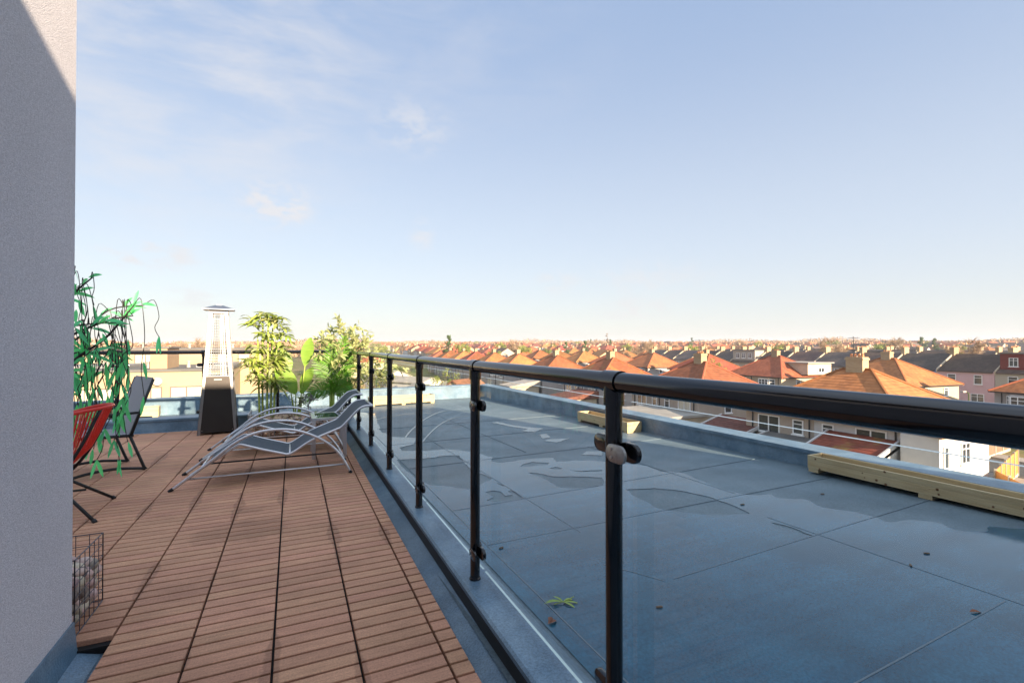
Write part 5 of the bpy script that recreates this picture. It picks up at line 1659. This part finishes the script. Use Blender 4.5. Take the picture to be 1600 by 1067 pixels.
TG = 'bare brown winter trees scattered through the town'
bt = [make_bare(3, 11, .75, 'large bare tree with wide twiggy crown above the roofs on the right', None, M['twigs']),
      make_bare(9, 8, .8, 'bare brown tree standing behind the heater, left of the cane plant', None, M['twigs2'])]
put(bt[0], 130, 53.5, 0, dz=1.2, sc=1.2)
put(bt[1], -1.6, 33, .6, sc=1.02)
BTS = [(2.6, 36, 1, .85, 'bare brown tree right behind the cane plant, beyond the end railing'), (25.5, 37.5, 1, .62, 'bare tree in the back garden right of the near railing post'),
       (24.5, 43, 1, .60, 'bare bushy tree in the back gardens just left of the near railing post'), (28.0, 58, 1, .55, 'low bare tree behind the lichen-covered house'), (10, 88, 1, .8, 'bare tree among the gardens behind the palm')]
for x, y, k, s, lb in BTS: put(copy_tree(bt[k]), x, y, x, lb, None, 0, s)
for i in range(64):
    a = R(rs.uniform(-22, 70)); d = rs.uniform(140, 520)
    put(copy_tree(bt[i % 2]), d * math.sin(a), d * math.cos(a), d, 'bare brown tree poking above the distant roofs', TG, 0, rs.uniform(.9, 1.5))
put(copy_tree(bt[0]), 140, 62, 2, 'bare tree beside the large wide one, on its left', None, 0, .85)
ev = make_leafy(5, 12, 3.4, 5.6, 3000, 'dark conifer rising above the orange roofs in the centre', None, M['evergreen'], 'conifer', True, .42); put(ev, 53, 172, 0, sc=1.12)
GE = 'evergreen trees among the distant roofs'
lt1 = make_leafy(6, 9, 3.6, 4.0, 2400, 'round green tree beside the dark conifer in the centre', None, M['shrub'], 'leafy_tree', False, .42); put(lt1, 58, 170, 0, sc=1.15)
for i in range(52):
    a = R(rs.uniform(2, 68)); d = rs.uniform(150, 560); o = copy_tree(ev if i % 7 == 0 else lt1)
    put(o, d * math.sin(a), d * math.cos(a), d, 'green tree standing among the distant roofs', GE, 0, rs.uniform(.7, 1.15))
po = make_leafy(8, 16, 1.5, 7.2, 1500, 'tall slim brown poplar on the skyline right of centre', None, M['twigs'], 'poplar', False, .5); put(po, 218, 300, 0, sc=1.05)
gt1 = make_leafy(12, 7.0, 2.2, 3.0, 3200, 'leafy yellow-green tree in the gardens behind the railing, left of the gabled house', None, M['shrub'], 'leafy_tree', False, .17)
put(gt1, 17.0, 58, 0, sc=.95)
put(copy_tree(gt1), 20.0, 61.5, 1, 'second yellow-green leafy tree, right beside the first one behind the railing', None, 0, .85)
put(copy_tree(gt1), 118, 47, 2, 'yellowish green tree beside the large bare tree on the right', None, 1.5, .95)
put(copy_tree(gt1), 66.5, 60, 2, 'round green tree between the orange roofs and the dark slate terrace', None, 1.6, .85)
sh = make_leafy(14, 3.6, 2.0, 1.7, 1900, 'broad olive shrub in the garden at the foot of the end railing', None, M['hedge'], 'garden_shrub', False, .17, False)
put(sh, 9.5, 62, 0)
SHL = [(13.5, 66, 1.0, 'olive shrub left of the pale summerhouse'), (9, 76, 1.2, 'wide olive shrub behind the end posts of the railing'), (14, 92, 1.5, 'tall green hedge clump before the white bungalow'), (16.5, 100, 1.3, 'green shrub clump beside the white garage'),
       (23.5, 50, .9, 'shrub behind the far parapet corner'), (26.5, 33, .6, 'low shrub behind the right parapet, beside the flat-roofed extension'), (5.0, 48, 1.1, 'olive shrub between the cane plant and the palm'), (11, 54, .8, 'shrub near the old brown fence'), (39.0, 15.3, .5, 'low bush in the corner behind the bright orange fence')]
for x, y, s, lb in SHL: put(copy_tree(sh), x, y, x, lb, None, 0, s)
sh2 = make_leafy(15, 3.4, 2.0, 1.6, 1700, 'brown winter shrub in the gardens below the end railing', None, M['twigs2'], 'garden_shrub', False, .15, False)
put(sh2, 12.5, 59, 0)
for x, y, s, lb in ((15.5, 64, 1.1, 'brown shrub beneath the leafy yellow-green tree'), (24.8, 40, .9, 'tangle of brown shrub behind the right parapet'), (27.2, 47, .9, 'brown shrub at the weathered fence'), (26.0, 56, 1.0, 'brown shrub below the fourth house'), (.8, 34, 1.15, 'rusty brown shrub behind the cane plant'), (-.9, 37, 1.2, 'rusty shrub right of the heater')):
    put(copy_tree(sh2), x, y, x, lb, None, 0, s)

# far belt of bare woodland along the horizon: one mass nobody could count
rr = random.Random(77)
f = MB()
for i in range(2600):
    a = R(rr.uniform(-24, 74)); d = rr.uniform(560, 900)
    if math.degrees(a) < 4: d = rr.uniform(300, 700)
    x, y = d * math.sin(a), d * math.cos(a); H = rr.uniform(6, 11) * (1 + .35 * math.sin(a * 23) * math.sin(a * 9 + 1)); z0 = gz(x, y)
    rx = rr.uniform(3, 6)
    for k in range(40):
        p = Vector((x + rr.gauss(0, rx * .55), y + rr.gauss(0, rx * .55), z0 + H * rr.uniform(.15, 1.0))); s = Vector((rr.uniform(-1, 1), rr.uniform(-1, 1), rr.uniform(-.3, 1))).normalized()
        e = s.cross(Vector((rr.uniform(-1, 1), rr.uniform(-1, 1), rr.uniform(-1, 1))).normalized()); L = rr.uniform(.45, 1.5)
        f.add([p - s * L, p + e * L * .55, p + s * L, p - e * L * .5], [(0, 1, 2, 3)])
tag(f.build('distant_woodland', M['twigs2']), 'belt of bare brown woodland along the horizon', kind='stuff')

# ------------------------------------------------------------------ winter haze over the town
hzm = bpy.data.materials.new('winter_haze'); hzm.use_nodes = True
hzm.node_tree.nodes.clear()
ht_ = NT(hzm.node_tree)
pv = ht_.n('ShaderNodeVolumePrincipled'); pv.inputs['Color'].default_value = (.84, .89, .97, 1); pv.inputs['Density'].default_value = .00030; pv.inputs['Anisotropy'].default_value = .1
ho = ht_.n('ShaderNodeOutputMaterial'); ht_.l(pv.outputs[0], ho.inputs['Volume'])
b = MB(); b.box(-3300, 3300, -3300, 3300, GZ - 3, 34)
tag(b.build('haze', hzm), 'thin winter haze over the far rooftops', kind='stuff')
